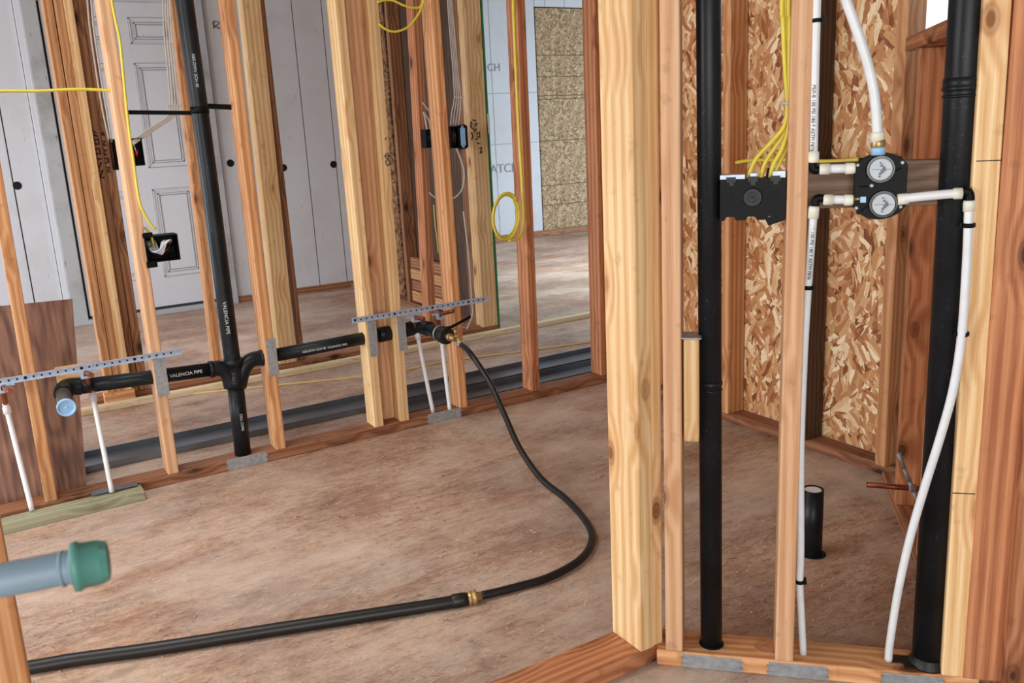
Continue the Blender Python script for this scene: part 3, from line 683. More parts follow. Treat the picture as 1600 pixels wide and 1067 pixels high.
tube('side_arm', [WX.px(410, 559, YP), WX.px(392, 563, YP), WX.px(380, 577, YP), WX.px(373, 604, YP)], .0285, ABS, dp, 20)
def ring(par, p, q, r, w=.016, mat=ABS):
    d = (V(q) - V(p)).normalized(); return lathe('hub_ring', V(p) - d * w / 2, V(p) + d * w / 2, [(0, r - .003), (.001, r), (w - .001, r), (w, r - .003)], mat, par, 24)
ring(dp, lp[2], lp[1], .031); ring(dp, rp[0], rp[1], .031)
text('printed_lettering', 'VALENCIA PIPE', .018, PAPER, dp, basis(V((.0, 0, -1)), V((1, 0, 0)), V((0, -1, 0)), WX.px(353.5, 497, YP - .0305)).copy())
text('printed_lettering', 'ABS-DWV SCH 40', .014, PAPER, dp, basis(V((.0, 0, -1)), V((1, 0, 0)), V((0, -1, 0)), WX.px(305, 110, YP - .0300)))
text('printed_lettering', 'CELL CORE', .013, PAPER, dp, basis(V((.0, 0, -1)), V((1, 0, 0)), V((0, -1, 0)), WX.px(378, 660, YP - .0308)))
# left arm to capped stub
la = empty('left_drain_arm', lp[1], 'black horizontal drain pipe with a capped stub at its left end', 'pipe')
r_ = .0255
tube('pipe', [lp[1], lp[2]], r_, ABS, la, 20)
el = WX.px(97, 607, YP); st1 = WX.px(101, 632, Y1 - .03)
fw = (WX.px(103.5, 635.5, YP - .20) - el)
fw = V((0.015, -1, -.0)).normalized()
e0 = el + V((.02, 0, 0)); tip = pl(103.5, 635.5, (0, 1, 0), YP - .185)
tube('elbow', [lp[1] + V((.015, 0, 0)), el + V((.03, 0, .001)), el + V((.008, -.012, 0)), el + (tip - el) * .32], .030, ABS, la, 20)
tube('stub', [el + (tip - el) * .2, tip], .0245, plain('dusty_abs', srgb(64, 58, 54), .6), la, 20)
dd = (tip - el).normalized()
lathe('test_cap', tip - dd * .002, tip + dd * .01, [(0, .0285), (.014, .0285), (.014, .0248), (.008, .022), (.008, .004), (.013, .003)], CAPB, la, 28)
ring(la, lp[1] + V((.03, 0, .003)), lp[2], .031, .03)
text('printed_lettering', 'VALENCIA PIPE', .017, PAPER, la, basis((lp[2] - lp[1]).normalized(), V((0, 0, 1)), V((0, -1, 0)), WX.px(291, 584, YP - .0265)))
# right arm
ra = empty('right_drain_arm', rp[0], 'black horizontal drain pipe running right to the brass test valve', 'pipe')
tube('pipe', [rp[0], WX.px(645, 514, YP)], r_, ABS, ra, 20)
text('printed_lettering', 'ABS-DWV SCH 40  VALENCIA PIPE', .012, PAPER, ra, basis((rp[1] - rp[0]).normalized(), V((0, 0, 1)), V((0, -1, 0)), WX.px(508, 544, YP - .0265)))
ec = WX.px(655, 511, YP); tv = pl(693, 523, (0, 1, 0), YP - .16)
tube('elbow', [WX.px(632, 516, YP), WX.px(648, 512, YP), WX.px(660, 511.5, YP - .012), WX.px(671, 514, YP - .05)], .030, ABS, ra, 20)
e1_ = WX.px(668, 513.5, YP - .045); tube('stub', [e1_, tv], .025, ABS, ra, 20)
dv = (tv - e1_).normalized()
lathe('rubber_cap', tv - dv * .035, tv + dv * .05, [(0, .031), (.012, .033), (.045, .036), (.062, .034), (.066, .012)], RUBBER, ra, 24)
lathe('hose_clamp', tv - dv * .032, tv - dv * .02, [(0, .0325), (.01, .0335)], GALV, ra, 24)
ring(ra, WX.px(600, 522, YP), rp[1], .030, .05)
# brass test valve
vp = tv + dv * .03
tvv = empty('test_valve', vp, 'brass valve with blue black handle at the end of the right drain pipe', 'valve')
lathe('hex_body', vp, vp + dv * .05, [(0, .013), (.012, .016), (.022, .016), (.022, .011), (.05, .011)], BRASS, tvv, 8)
v1 = pl(712, 524, (0, 1, 0), YP - .22); v2 = pl(720, 538, (0, 1, 0), YP - .235)
lathe('outlet', v1, v2, [(0, .010), (.02, .012), (.03, .014), ((v2 - v1).length, .013)], BRASS, tvv, 12)
tube('stem', [v1, pl(711, 513, (0, 1, 0), YP - .22)], .006, BRASS, tvv, 10)
hv = pl(708, 511, (0, 1, 0), YP - .225)
tube('valve_handle', [hv + V((-.03, 0, .0)), hv + V((0, 0, .004)), hv + V((.05, 0, .02)), hv + V((.08, .0, .03))], .006, BLACKP, tvv, 8)
lathe('clamp', v2 - V((.01, 0, -.01)), v2 + V((.008, 0, -.016)), [(0, .014), (.012, .0145)], GALV, tvv, 14)
# hoses
hp_ = [v2] + [fl(x, y, z) for x, y, z in ((735, 552, .375), (765, 597, .28), (787, 645, .19), (812, 700, .10), (845, 747, .035), (885, 780, .0125), (916, 815, .0125), (925, 843, .0125), (908, 873, .0125), (860, 901, .0125), (800, 919, .0125), (750, 931, .0125))]
ho = tag(tube('black_hose', hp_, .0108, RUBBER, None, 14, 8), 'thin black hose curling from the brass valve down to the floor', 'hose')
big = [fl(x, y, .0165) for x, y in ((738, 934), (690, 943), (600, 957), (420, 985), (250, 1012), (120, 1030), (36, 1044), (-60, 1054), (-200, 1062))]
bh = tag(tube('thick_hose', big, .0162, RUBBER, None, 16, 6), 'thicker black hose lying across the bare floor', 'hose')
hd = (big[0] - big[1]).normalized()
lathe('metal_ferrule', big[0] - hd * .012, big[0] + hd * .03, [(0, .017), (.006, .0195), (.010, .017), (.016, .0205), (.022, .0205), (.024, .013), (.036, .012)], BRASS, bh, 16)
lathe('crimp_sleeve', big[0] - hd * .055, big[0] - hd * .012, [(0, .0165), (.004, .0185), (.03, .0185), (.04, .017)], RUBBER, bh, 16)

# ------------------------------------------------------------ white supply stubs of the vanity wall
def stubout(px0, px1, tip_px, label, copper_px=None, base_z=.038):
    A = WX.px(*px0, Y1 + .03); B = fl(px1[0], px1[1], base_z); root = empty('supply_stub', B, label, 'water pipe')
    mid = (A + B) / 2
    tube('white_tube', [B, mid + V((0, .002, 0)), A], .0085, PEX, root, 12)
    d = (A - B).normalized()
    lathe('fitting', A - d * .02, A + d * .016, [(0, .0125), (.022, .0125), (.026, .0095), (.036, .0095)], FITW if copper_px is None else PEX, root, 12)
    top = WX.px(*copper_px, Y1 + .012) if copper_px else A + V((0, 0, .06))
    T = pl(tip_px[0], tip_px[1], (0, 1, 0), Y1 - .09)
    tube('copper_elbow', [A + d * .01, A * .4 + top * .6, top + V((0, -.012, 0)), (top + T) / 2, T], .0085, COPPER, root, 12)
    b = bmesh.new(); M = WX.frame(top.x, Y1 - .008, top.z)
    addbox(b, (-.035, -.004, .005), (.035, 0, .012)); addbox(b, (-.016, -.012, -.012), (-.006, 0, .008)); addbox(b, (.008, -.012, -.012), (.018, 0, .008)); addbox(b, (-.016, -.014, -.014), (.018, -.010, -.006))
    link('pipe_clamp', b, STRAPM, root, M)['kind'] = 'stuff'
    lathe('tip', T, T + V((0, -.004, 0)), [(0, .0085), (.004, .007), (.004, .0055)], COPPER, root, 12)
    return root
stubout((10, 637), (50, 797), (16, 612), 'leftmost white water stub, in front of the leaning plywood', (4, 604))
stubout((145, 618), (175, 769), (143, 586), 'white water stub under the black drain pipe with a copper top', (132, 582))
stubout((652, 522), (677, 645), (662, 498), 'left of the two white water stubs below the brass valve', (645, 496))
stubout((690, 530), (703, 641), (708, 486), 'right of the two white water stubs below the brass valve', (683, 492))

# ------------------------------------------------------------ pipe hanger bar
hb = empty('pipe_hanger', WX.px(285, 176, YP), 'thin black hanger bar crossing the tall vent pipe between two studs', 'hanger')
A, B = WX.px(198, 175.5, YP + .02), WX.px(305, 176.5, YP + .02); C, D = WX.px(318, 165.5, YP + .02), WX.px(374, 168, YP + .02)
board('bar', A, B, (0, 0, 1), .014, .004, BLACKP, hb, .001); board('bar', C, D, (0, 0, 1), .018, .004, BLACKP, hb, .001)
cc = WX.px(312, 172, YP); dpp = (pts[1] - pts[3]).normalized()
lathe('clamp_ring', cc - dpp * .012, cc + dpp * .012, [(0, .0315), (.024, .0315)], BLACKP, hb, 24)

# ------------------------------------------------------------ cables
def cable(pixels, d, r, mat, label, group=None, wall=WX, name='cable', cat='cable', ds=None):
    P = [wall.px(x, y, ds[i] if ds else d) for i, (x, y) in enumerate(pixels)]
    if pixels[0][1] <= -20: P = [V((P[0].x, P[0].y, ZT - .02)), V((P[0].x, P[0].y, (P[0].z + ZT) / 2))] + P
    return tag(tube(name, P, r, mat, None, 8, 6), label, cat, group)
cable([(170, -30), (178, 20), (187, 62), (193, 120), (200, 190), (209, 255), (218, 315), (232, 345), (243, 358)], Y1 - .006, .0045, YELLOW, 'yellow cable down the right edge of the stud to the outlet box')
cable([(-60, 148), (0, 142.5), (60, 142), (120, 139.5), (166, 141), (172, 142)], Y1 + .03, .0048, YELLOW, 'yellow cable running level from the left edge into a stud')
cable([(803, -30), (802, 0), (804, 60), (807, 130), (811, 210), (816, 290), (818, 345), (812, 370), (795, 376)], Y1 - .008, .0065, YELLOW, 'yellow cable hanging down the left edge of the lone reddish stud')
cp = []
for k in range(0, 30):
    t_ = k / 29 * 4 * math.pi + .6; rx, ry = (19 + 2 * (k > 14), 33 + 3 * (k > 14)); th = .28
    x, y = rx * math.sin(t_), -ry * math.cos(t_)
    cp.append((789 + x * math.cos(th) - y * math.sin(th) * .5 + k * .08, 338 + y + x * .28))
cable(cp, Y1 - .02, .0055, YELLOW, 'coiled yellow cable loop hanging left of the lone reddish stud', name='cable_coil', ds=[Y1 - .012 - .0012 * k for k in range(30)])
cable([(590, 3), (602, 0), (615, 1), (630, 8), (645, 12), (657, 10), (664, -6)], Y1 - .012, .0045, YELLOW, 'upper strand of the yellow cable loop at the top of the triple post')
cable([(592, 37), (600, 44), (612, 49), (625, 48), (640, 40), (655, 20), (664, -4)], Y1 - .014, .0045, YELLOW, 'lower hanging strand of the yellow loop at the top of the triple post')
# white cables
for k, (dx, lb) in enumerate(((0, 'leftmost'), (4, 'second'), (8, 'third'), (12, 'rightmost'))):
    cable([(253 + dx * .9, -20), (256 + dx, 45), (262 + dx, 110), (266 + dx, 165), (262 + dx * .8, 182), (235 + dx * .5, 200 + dx * .3), (205 + dx * .3, 222 + dx * .3)], Y3 - .012, .0035, WCABLE, lb + ' of four white cables running to the wide switch box')
for dx, lb in ((0, 'left'), (6, 'right')):
    cable([(134 + dx, -20), (140 + dx, 40), (150 + dx, 110), (160 + dx, 170), (171 + dx * .6, 222)], Y3 - .02, .0045, WCABLE, lb + ' white cable beside the five stud post', ds=None)
tag(box('cable_staple', (-.03, -.012, -.006), (.03, -.004, .006), WCABLE, None, WX.frame(*[WX.uz(272, 166, Y3 - .01)[0], Y3 - .006, WX.uz(272, 166, Y3)[1]])), 'white staple holding the white cables to the far stud', 'staple')
for dx, lb in ((0, 'leftmost'), (3, 'second'), (6, 'third'), (9, 'rightmost')):
    cable([(698 + dx * .6, -20), (702 + dx * .8, 40), (707 + dx * .8, 100), (710 + dx, 150), (706 + dx * 1.4, 175), (704 + dx * 1.3, 196)], 4.50, .0035, WCABLE, lb + ' of the white cables above the black switch box')
tag(box('cable_staple', (-.03, -.006, -.005), (.03, .0, .005), WCABLE, None, WX.frame(WX.uz(717, 152, 4.49)[0], 4.49, WX.uz(717, 152, 4.49)[1])), 'white staple on the pale corner post', 'staple')
cable([(713, 231), (720, 250), (725, 270), (722, 295), (710, 309), (700, 309)], 4.48, .0045, WCABLE, 'white cable looping out below the black switch box')
cable([(660, 160), (668, 170), (676, 180)], 4.50, .0035, WCABLE, 'short white cable between two far studs')
cable([(662, 175), (665, 190), (668, 206)], 4.48, .004, WCABLE, 'left white cable entering the small black box')
cable([(664, 178), (671, 190), (673, 206)], 4.48, .004, WCABLE, 'right white cable entering the small black box')
cable([(671, 301), (676, 306), (682, 310)], 4.50, .004, WCABLE, 'short white cable emerging from the far stud below the small box')
cable([(724, 330), (732, 400), (737, 470), (738, 490), (733, 506), (729, 514)], 4.50, .0045, WCABLE, 'white cable hanging low beside the corner post down to the floor plate')
cable([(678, 320), (680, 350), (683, 372), (685, 395)], 5.02, .004, YELLOW, 'short yellow cable in the dark gap left of the valve stud')
tag(box('small_device_box', (2.50, 5.0, .33), (2.57, 5.05, .42), BLACKP, None, None, .003), 'small black box in the dark gap left of the valve stud', 'electrical box')

# ------------------------------------------------------------ electrical boxes
def open_box(M, w, h, dep, mat, root, wall_t=.003):
    """box with its open side towards -y"""
    b = bmesh.new()
    addbox(b, (0, dep - wall_t, 0), (w, dep, h)); addbox(b, (0, 0, 0), (wall_t, dep, h)); addbox(b, (w - wall_t, 0, 0), (w, dep, h))
    addbox(b, (0, 0, 0), (w, dep, wall_t)); addbox(b, (0, 0, h - wall_t), (w, dep, h))
    return link('shell', b, mat, root, M)
pA = WX.px(233, 405, Y1 - .01); M = WX.frame(WX.uz(230, 405, Y1 - .01)[0], Y1 - .012, WX.uz(250, 409, Y1 - .01)[1])
Mr = M @ Matrix.Rotation(math.radians(0), 4, 'Y')
ob = empty('outlet_box', M, 'open black outlet box stuffed with bare wires and a yellow cable', 'electrical box')
sz = (WX.uz(281, 385, Y1 - .01)[0] - WX.uz(230, 395, Y1 - .01)[0], WX.uz(255, 368, Y1 - .01)[1] - WX.uz(255, 409, Y1 - .01)[1])
open_box(M, sz[0], sz[1], .07, BLACKP, ob)
b = bmesh.new(); addbox(b, (-.003, .01, sz[1] - .004), (.03, .03, sz[1] + .012)); addbox(b, (-.003, .01, -.018), (.032, .03, .004)); link('mounting_lug', b, BLACKP, ob, M)['kind'] = 'stuff'
for k in range(6):
    rx = random.Random(k); x0 = .015 + .008 * k
    pth = [M @ V((x0 * .7, .045, sz[1] * .8)), M @ V((.02 + .006 * k, .012, sz[1] * (.42 - .03 * k))), M @ V((.045 + .005 * k, .004, sz[1] * (.45 + .05 * k))), M @ V((sz[0] * (.55 + .05 * k), .012, sz[1] * (.75 + .03 * (k % 2)))), M @ V((sz[0] * .85, .05, sz[1] * .6))]
    tube('bare_wire', pth, .0032, WCABLE if k % 2 else STRAPM, ob, 6, 6)
for k in range(3):
    tube('dark_wire', [M @ V((sz[0] * (.4 + .15 * k), .04, .01)), M @ V((sz[0] * (.5 + .12 * k), .01, sz[1] * .3)), M @ V((sz[0] * (.72 + .08 * k), .015, sz[1] * .5)), M @ V((sz[0] * .85, .05, sz[1] * .75))], .002, BLACKP if k else COPPER, ob, 6, 5)
tube('cable_end', [M @ V((.012, .03, sz[1] + .03)), M @ V((.028, .03, sz[1])), M @ V((.032, .03, sz[1] * .6))], .0045, YELLOW, ob, 8, 5)
tube('screw_ring', [M @ V((.012 + .010 * math.cos(a_), .002, sz[1] * .72 + .010 * math.sin(a_))) for a_ in [k * math.pi / 6 for k in range(13)]], .0018, ABS, ob, 5, 2)

M = WX.frame(WX.uz(176, 258, Y3 - .03)[0], Y3 - .035, WX.uz(200, 260, Y3 - .03)[1]); wB = WX.uz(227, 245, Y3 - .03)[0] - WX.uz(176, 245, Y3 - .03)[0]
sb = empty('switch_box', M, 'wide black switch box with red wire nuts behind the stud with the yellow cable', 'electrical box')
open_box(M, wB, .125, .075, BLACKP, sb)
for k in range(4):
    tube('wire_nut', [M @ V((wB * (.45 + .12 * k), .03, .03 + .012 * (k % 2))), M @ V((wB * (.45 + .12 * k), .012, .055 + .012 * (k % 2)))], .006, REDP, sb, 8)
    tube('wire', [M @ V((wB * (.3 + .15 * k), .05, .11)), M @ V((wB * (.36 + .14 * k), .02, .08)), M @ V((wB * (.45 + .12 * k), .03, .045))], .0025, WCABLE if k % 2 else COPPER, sb, 6, 5)
b = bmesh.new(); addbox(b, (0, .005, -.012), (.05, .02, .0)); link('mounting_lug', b, BLACKP, sb, M)

M = WX.frame(WX.uz(703, 228, 4.48)[0], 4.46, WX.uz(715, 231, 4.48)[1]); hB = WX.uz(715, 197, 4.48)[1] - WX.uz(715, 231, 4.48)[1]
tb = empty('switch_box', M, 'black switch box with a pale switch on the pale corner post', 'electrical box')
open_box(M, .105, hB, .06, BLACKP, tb)
prism('face_plate', [(.045, -.008), (.09, -.008), (.10, .004), (.10, hB), (.088, hB + .008), (.045, hB + .004)], -.002, .004, BLACKP, tb, M)
prism('switch_body', [(.058, .012), (.084, .012), (.084, hB - .012), (.058, hB - .012)], -.012, .0, CAPB, tb, M, .001)
prism('switch_yoke', [(.064, .0), (.078, .0), (.078, hB), (.064, hB)], -.006, -.001, STRAPM, tb, M)
for k in range(3): tube('wire', [M @ V((.012 + .01 * k, .04, hB)), M @ V((.016 + .009 * k, .012, hB * .6)), M @ V((.01 + .012 * k, .03, .01))], .003, COPPER if k % 2 else DARK, tb, 6, 5)
M = WX.frame(WX.uz(665, 230, 4.48)[0], 4.47, WX.uz(669, 231, 4.48)[1])
nb = empty('junction_box', M, 'small narrow black box on the far stud below the two white cables', 'electrical box')
box('shell', (0, 0, 0), (.034, .06, .098), BLACKP, nb, M, .003); lathe('knockout', M @ V((.02, -.0005, .055)), M @ V((.02, -.003, .055)), [(0, .011), (.002, .011), (.002, .008), (.001, .007)], ABS, nb, 16)

# three gang box in the angled wall, its back to the viewer
u0, zt = WD.uz(1125, 281, DW + .005); u1, zb = WD.uz(1227, 343, DW + .005)
DB = DW + .008; M = WD.frame(u0, DB, zb); W_, H_ = u1 - u0, zt - zb
gb_ = empty('multi_gang_box', M, 'large black multi gang box fed by the yellow cables', 'electrical box')
prof = [(0, 0)]
for c0 in (.16, .49, .81):
    prof += [(W_ * c0 - .011, 0), (W_ * c0 - .007, .007), (W_ * c0 + .007, .007), (W_ * c0 + .011, 0)]
prof += [(W_, 0), (W_, H_), (W_ * .86, H_), (W_ * .84, H_ - .005), (W_ * .80, H_ - .005), (W_ * .78, H_), (W_ * .56, H_), (W_ * .54, H_ - .005), (W_ * .48, H_ - .005), (W_ * .46, H_), (W_ * .22, H_), (W_ * .20, H_ - .005), (W_ * .14, H_ - .005), (W_ * .12, H_), (0, H_)]
prism('box_back', prof, 0, .05, BLACKP, gb_, M, .0)
lathe('knockout_boss', M @ V((W_ * .5, 0, H_ * .55)), M @ V((W_ * .5, -.01, H_ * .55)), [(0, .019), (.003, .017), (.003, .010), (.0045, .0095), (.0045, .0078), (.001, .0075), (.001, .003), (.005, .002)], ABS, gb_, 24)
for c0 in (.17, .83): lathe('knockout_ring', M @ V((W_ * c0, 0, H_ * .55)), M @ V((W_ * c0, -.01, H_ * .55)), [(0, .0105), (.0012, .0105), (.0012, .0088), (.0004, .0088), (.0004, .005), (.0014, .004)], BLACKP, gb_, 20)
b = bmesh.new(); addbox(b, (0, .002, H_), (W_ * .38, .045, H_ + .008)); addbox(b, (W_ * .46, .004, H_), (W_ * .56, .045, H_ + .010)); addbox(b, (W_ * .8, .004, H_), (W_ * .99, .045, H_ + .012))
link('cable_clamp', b, STRAPM, gb_, M)['kind'] = 'stuff'
b = bmesh.new()
for c0 in (.17, .50, .84): addbox(b, (W_ * c0 - .009, -.003, H_ - .006), (W_ * c0 + .009, .004, H_ + .004)); addbox(b, (W_ * c0 - .004, -.005, H_ - .012), (W_ * c0 + .005, .002, H_))
link('clamp_tab', b, ABS, gb_, M)['kind'] = 'stuff'
prism('mounting_flap', [(W_ * .70, .0), (W_ * .745, -.012), (W_ * 1.0, -.002), (W_ * 1.0, .010), (W_ * .9, .012)], .004, .012, BLACKP, gb_, M)
prism('mounting_flap', [(W_ * .70, H_), (W_ * .73, H_ + .018), (W_ * 1.0, H_ + .008), (W_ * 1.0, H_)], .03, .04, BLACKP, gb_, M)

Y5 = DW + .030
yc = [([(1222, -30), (1223, 30), (1226, 100), (1230, 160), (1226, 195), (1205, 222), (1180, 250), (1167, 283)], 'leftmost'),
      ([(1228, -30), (1229, 30), (1230, 100), (1232, 160), (1229, 200), (1212, 228), (1195, 255), (1187.5, 283)], 'second'),
      ([(1233, -30), (1234, 30), (1233, 100), (1233, 160), (1232, 200), (1222, 232), (1208, 258), (1202, 283)], 'third'),
      ([(1238, -30), (1237, 30), (1236, 100), (1235, 160), (1234, 200), (1229, 232), (1214, 262), (1206, 283)], 'rightmost')]
for k, (p, lb) in enumerate(yc):
    P = [WD.px(x, y, Y5 + .006 * (k % 2)) for x, y in p]
    P = [V((P[0].x, P[0].y, ZT - .01)), V((P[0].x, P[0].y, 2.0))] + P
    tag(tube('cable', P, .0042 if k < 3 else .0036, YELLOW, None, 10, 6), lb + ' of the four yellow cables bundled above the multi gang box', 'cable')
tag(lathe('cable_tie', WD.px(1231.5, 163, Y5), WD.px(1232, 158, Y5), [(0, .0125), (.004, .0125)], DIAL), 'pale tie around the four yellow cables', 'cable tie')
P = [pl(1150, 254, (1, 0, 0), 2.40), pl(1175, 250.5, (1, 0, 0), 2.40), pl(1230, 250, (1, 0, 0), 2.40), pl(1290, 252, (1, 0, 0), 2.40), pl(1345, 248.5, (1, 0, 0), 2.40), pl(1392, 243, (1, 0, 0), 2.41)]
tag(tube('cable', P, .0065, YELLOW, None, 8, 5), 'yellow cable running level across the strand board wall behind the valve', 'cable')

# ------------------------------------------------------------ tall vent pipe and thick pipe in the angled wall
DP = DW + .043
def vpipe(xb, yb, xt, yt, r, label, coup, name):
    B = WD.px(xb, yb, DP); T = WD.px(xt, yt, DP); d = (T - B).normalized(); B = B - d * (B.z / d.z); Tt = B + d * (2.69 / d.z)
    root = empty(name, B, label, 'pipe')
    tube('pipe', [B, Tt], r, ABS, root, 28)
    for (cx_, cy_, w_, rr) in coup:
        c = WD.px(cx_, cy_, DP); s = (c - B).dot(d); c = B + d * s
        lathe('coupling_ring', c - d * w_ / 2, c + d * w_ / 2, [(0, rr - .002), (.002, rr), (w_ - .002, rr), (w_, rr - .002)], ABS, root, 28)
    return root, B, d
r1, B1, d1 = vpipe(1111.5, 1010, 1107, 0, .0238, 'tall slim black pipe between the pinkish stud and the multi gang box', ((1108, 598, .010, .0255), (1108, 608, .006, .0252)), 'slim_black_pipe')
lathe('dark_ring', B1 + V((0, 0, .039)), B1 + V((0, 0, .05)), [(0, .0275), (.001, .0275)], HOLE, r1, 28)
r2, B2, d2 = vpipe(1449, 1030, 1512, 0, .0312, 'thick black pipe in front of the reddish stud right of the shower valve', ((1501, 138, .010, .0345), (1501.5, 130, .02, .0335), (1502, 150, .006, .0338)), 'thick_black_pipe')
lathe('rubber_boot', B2 + V((0, 0, .038)), B2 + V((0, 0, .1)), [(0, .040), (.004, .039), (.012, .034), (.02, .0318)], RUBBER, r2, 28)
bm = bmesh.new(); addbox(bm, (-.02, 0, 0), (.012, .012, .014)); link('hook', bm, ABS, r2, WD.frame(*[WD.uz(1533, 122, DP)[0], DP - .02, WD.uz(1533, 130, DP)[1]]))
b = bmesh.new(); addbox(b, (-.075, -.012, 0), (-.02, .014, .004)); addbox(b, (-.05, -.03, 0), (.03, .0, .005)); link('sealing_tape', b, RUBBER, r2, WD.frame(B2.dot(WD.a), DP, .0385))

# ------------------------------------------------------------ shower valve
cu, cz = WD.uz(1375.5, 291, DW - .02); DV = DW + .012
cu, cz = WD.uz(1375.5, 291, DV); M = WD.frame(cu, DV, cz)
sv = empty('shower_valve', M, 'black round cornered shower valve plate with two grey dial caps', 'valve')
ul, _ = WD.uz(1334, 291, DV); ur, _ = WD.uz(1416.5, 291, DV); _, zt = WD.uz(1376, 238.5, DV); _, zb = WD.uz(1380, 343, DV)
hw = (ur - ul) / 2; hh = (zt - zb) / 2
pr = []
def arc(n, sgn):
    for k in range(n + 1):
        t_ = k / n; x = (-hw + 2 * hw * t_) * sgn; c_ = math.sqrt(max(0, 1 - (x / (hw * 1.18)) ** 2))
        pr.append((x, sgn * hh * (.62 + .38 * (c_ - .53) / (1 - .53))))
arc(12, 1); arc(12, -1)
prism('valve_plate', pr, 0, .010, BLACKP, sv, M, .0008)
prism('rear_housing', [(-hw * .8, -hh * .85), (hw * .8, -hh * .85), (hw * .8, hh * .85), (-hw * .8, hh * .85)], .010, .03, BLACKP, sv, M)
for (dx_, dy_) in ((1375, 264), (1379, 318.5)):
    u_, z_ = WD.uz(dx_, dy_, DV); p = M.inverted() @ WD.pt(u_, DV, z_)
    rr = (WD.uz(1395, 264, DV)[0] - WD.uz(1356, 264, DV)[0]) / 2 * 1.02
    dl = lathe('dial', M @ V((p.x, 0, p.z)), M @ V((p.x, -.02, p.z)), [(0, rr * 1.14), (.004, rr * 1.14), (.010, rr * 1.10), (.010, rr * 1.0), (.007, rr * .98)], plain('clear_collar', srgb(22, 22, 24), .2), sv, 32)
    lathe('dial_cap', M @ V((p.x, -.006, p.z)), M @ V((p.x, -.02, p.z)), [(0, rr * .90), (.006, rr * .90), (.0075, rr * .86)], DIAL, dl, 32)
    b = bmesh.new(); m3 = Matrix.Translation((p.x, 0, p.z))
    for (x_, z_, s_) in ((-.002, .012, .0018), (.0, .007, .0026), (.004, .003, .0030), (.005, -.001, .003), (.001, -.004, .0034), (-.002, -.008, .0026), (-.003, -.013, .002)):
        addbox(b, (x_ - s_ / 2, -.0155, z_ - s_ * .8), (x_ + s_, -.0130, z_ + s_ * .8), m3)
    link('dial_lever', b, plain('dull_lever', srgb(104, 108, 112), .5), dl, M)['kind'] = 'stuff'
    b = bmesh.new(); addbox(b, (-rr * .75, -.0140, -.0003), (rr * .75, -.0134, .0003), m3); link('moulded_line', b, GREYDOT, dl, M)
for (x, y) in ((1340, 258), (1410, 254), (1338, 325), (1407, 323), (1362, 290)):
    u_, z_ = WD.uz(x, y, DV); p = M.inverted() @ WD.pt(u_, DV, z_)
    lathe('screw', M @ V((p.x, 0, p.z)), M @ V((p.x, -.01, p.z)), [(0, .0035), (.0015, .0035), (.0025, .002)], GALV, sv, 12)
for (x, y, x2) in ((1335, 311, 1345), (1398, 309, 1412)):
    a_ = WD.px(x, y, DV - .003); b_2 = WD.px(x2, y - .5, DV - .003); lathe('brass_stem', a_, b_2, [(0, .003), ((b_2 - a_).length, .003)], BRASS, sv, 10)
bm = bmesh.new(); addbox(bm, (-.005, -.006, -.005), (.005, 0, .006)); link('clip', bm, CAPB, sv, WD.frame(WD.uz(1348, 312, DV)[0], DV, WD.uz(1348, 312, DV)[1]))
for (p0, p1) in (((1385, 275), (1408, 262)), ((1345, 330), (1360, 318)), ((1342, 292), (1356, 291))):
    a_, b_2 = WD.px(*p0, DV - .0008), WD.px(*p1, DV - .0008); tube('plate_rib', [a_, b_2], .0012, BLACKP, sv, 6)
# tubes at the valve
DT = DW + .006
def fit(par, a, b, r=.0105, mat=FITW, nm='crimp_fitting', d=DT):
    a_, b_2 = WD.px(*a, d), WD.px(*b, d); l = (b_2 - a_).length
    return lathe(nm, a_, b_2, [(0, r), (l * .8, r), (l, r * .88)], mat, par, 16)
def elbow(par, pts_, r=.0075): return tube('black_elbow', [WD.px(x, y, DT) for x, y in pts_], r, BLACKP, par, 12, 6)
ta = empty('supply_tube', WD.px(1272, 245, DT), 'white water tube from the ceiling entering the left of the upper dial', 'water pipe')
tube('tube', [WD.px(1283, -560, DT), WD.px(1280, -300, DT)] + [WD.px(x, y, DT) for x, y in ((1278, -60), (1276, 0), (1273, 130), (1271, 240))], .0080, PEX, ta, 14)
text('printed_lettering', 'PEX-B 100 PSI 180 F ASTM F876', .009, INK, ta, basis(V((0, 0, -1)), WD.a, -WD.n, WD.px(1270.5, 185, DT - .0083)))
fit(ta, (1271, 237), (1270.5, 254)); elbow(ta, ((1270, 252), (1270, 261), (1273, 266), (1283, 265)))
fit(ta, (1296, 264), (1280, 264.5)); tube('short_tube', [WD.px(1290, 264, DT), WD.px(1332, 263, DT)], .0085, PEX, ta, 14); fit(ta, (1321, 263.5), (1336, 263))
tk = lathe('tube_clip', WD.px(1276, 29, DT), WD.px(1276, 35, DT), [(0, .0098), (.007, .0098)], BLACKP, ta, 14)
bm = bmesh.new(); addbox(bm, (.006, -.002, -.004), (.018, .01, .004)); link('clip_tab', bm, BLACKP, ta, WD.frame(WD.uz(1276, 33, DT)[0], DT, WD.uz(1276, 34, DT)[1]))
tb_ = empty('supply_tube', WD.px(1254, 1022, DT + .03), 'white water tube rising along the stud to the left of the lower dial', 'water pipe')
pb_ = [WD.px(x, y, d) for x, y, d in ((1255, 1022, DT + .03), (1252, 960, DT + .03), (1249.5, 908, DT + .022), (1251, 860, DT + .02), (1251, 700, DT + .02), (1256, 560, DT + .02), (1263, 440, DT + .012), (1271, 335, DT))]
tube('tube', pb_, .0078, PEX, tb_, 14, 6)
text('printed_lettering', 'PEX-B 100 PSI 180 F ASTM F876', .009, INK, tb_, basis((pb_[6] - pb_[7]).normalized(), WD.a, -WD.n, (pb_[6] + pb_[7]) / 2 - WD.n * .0090))
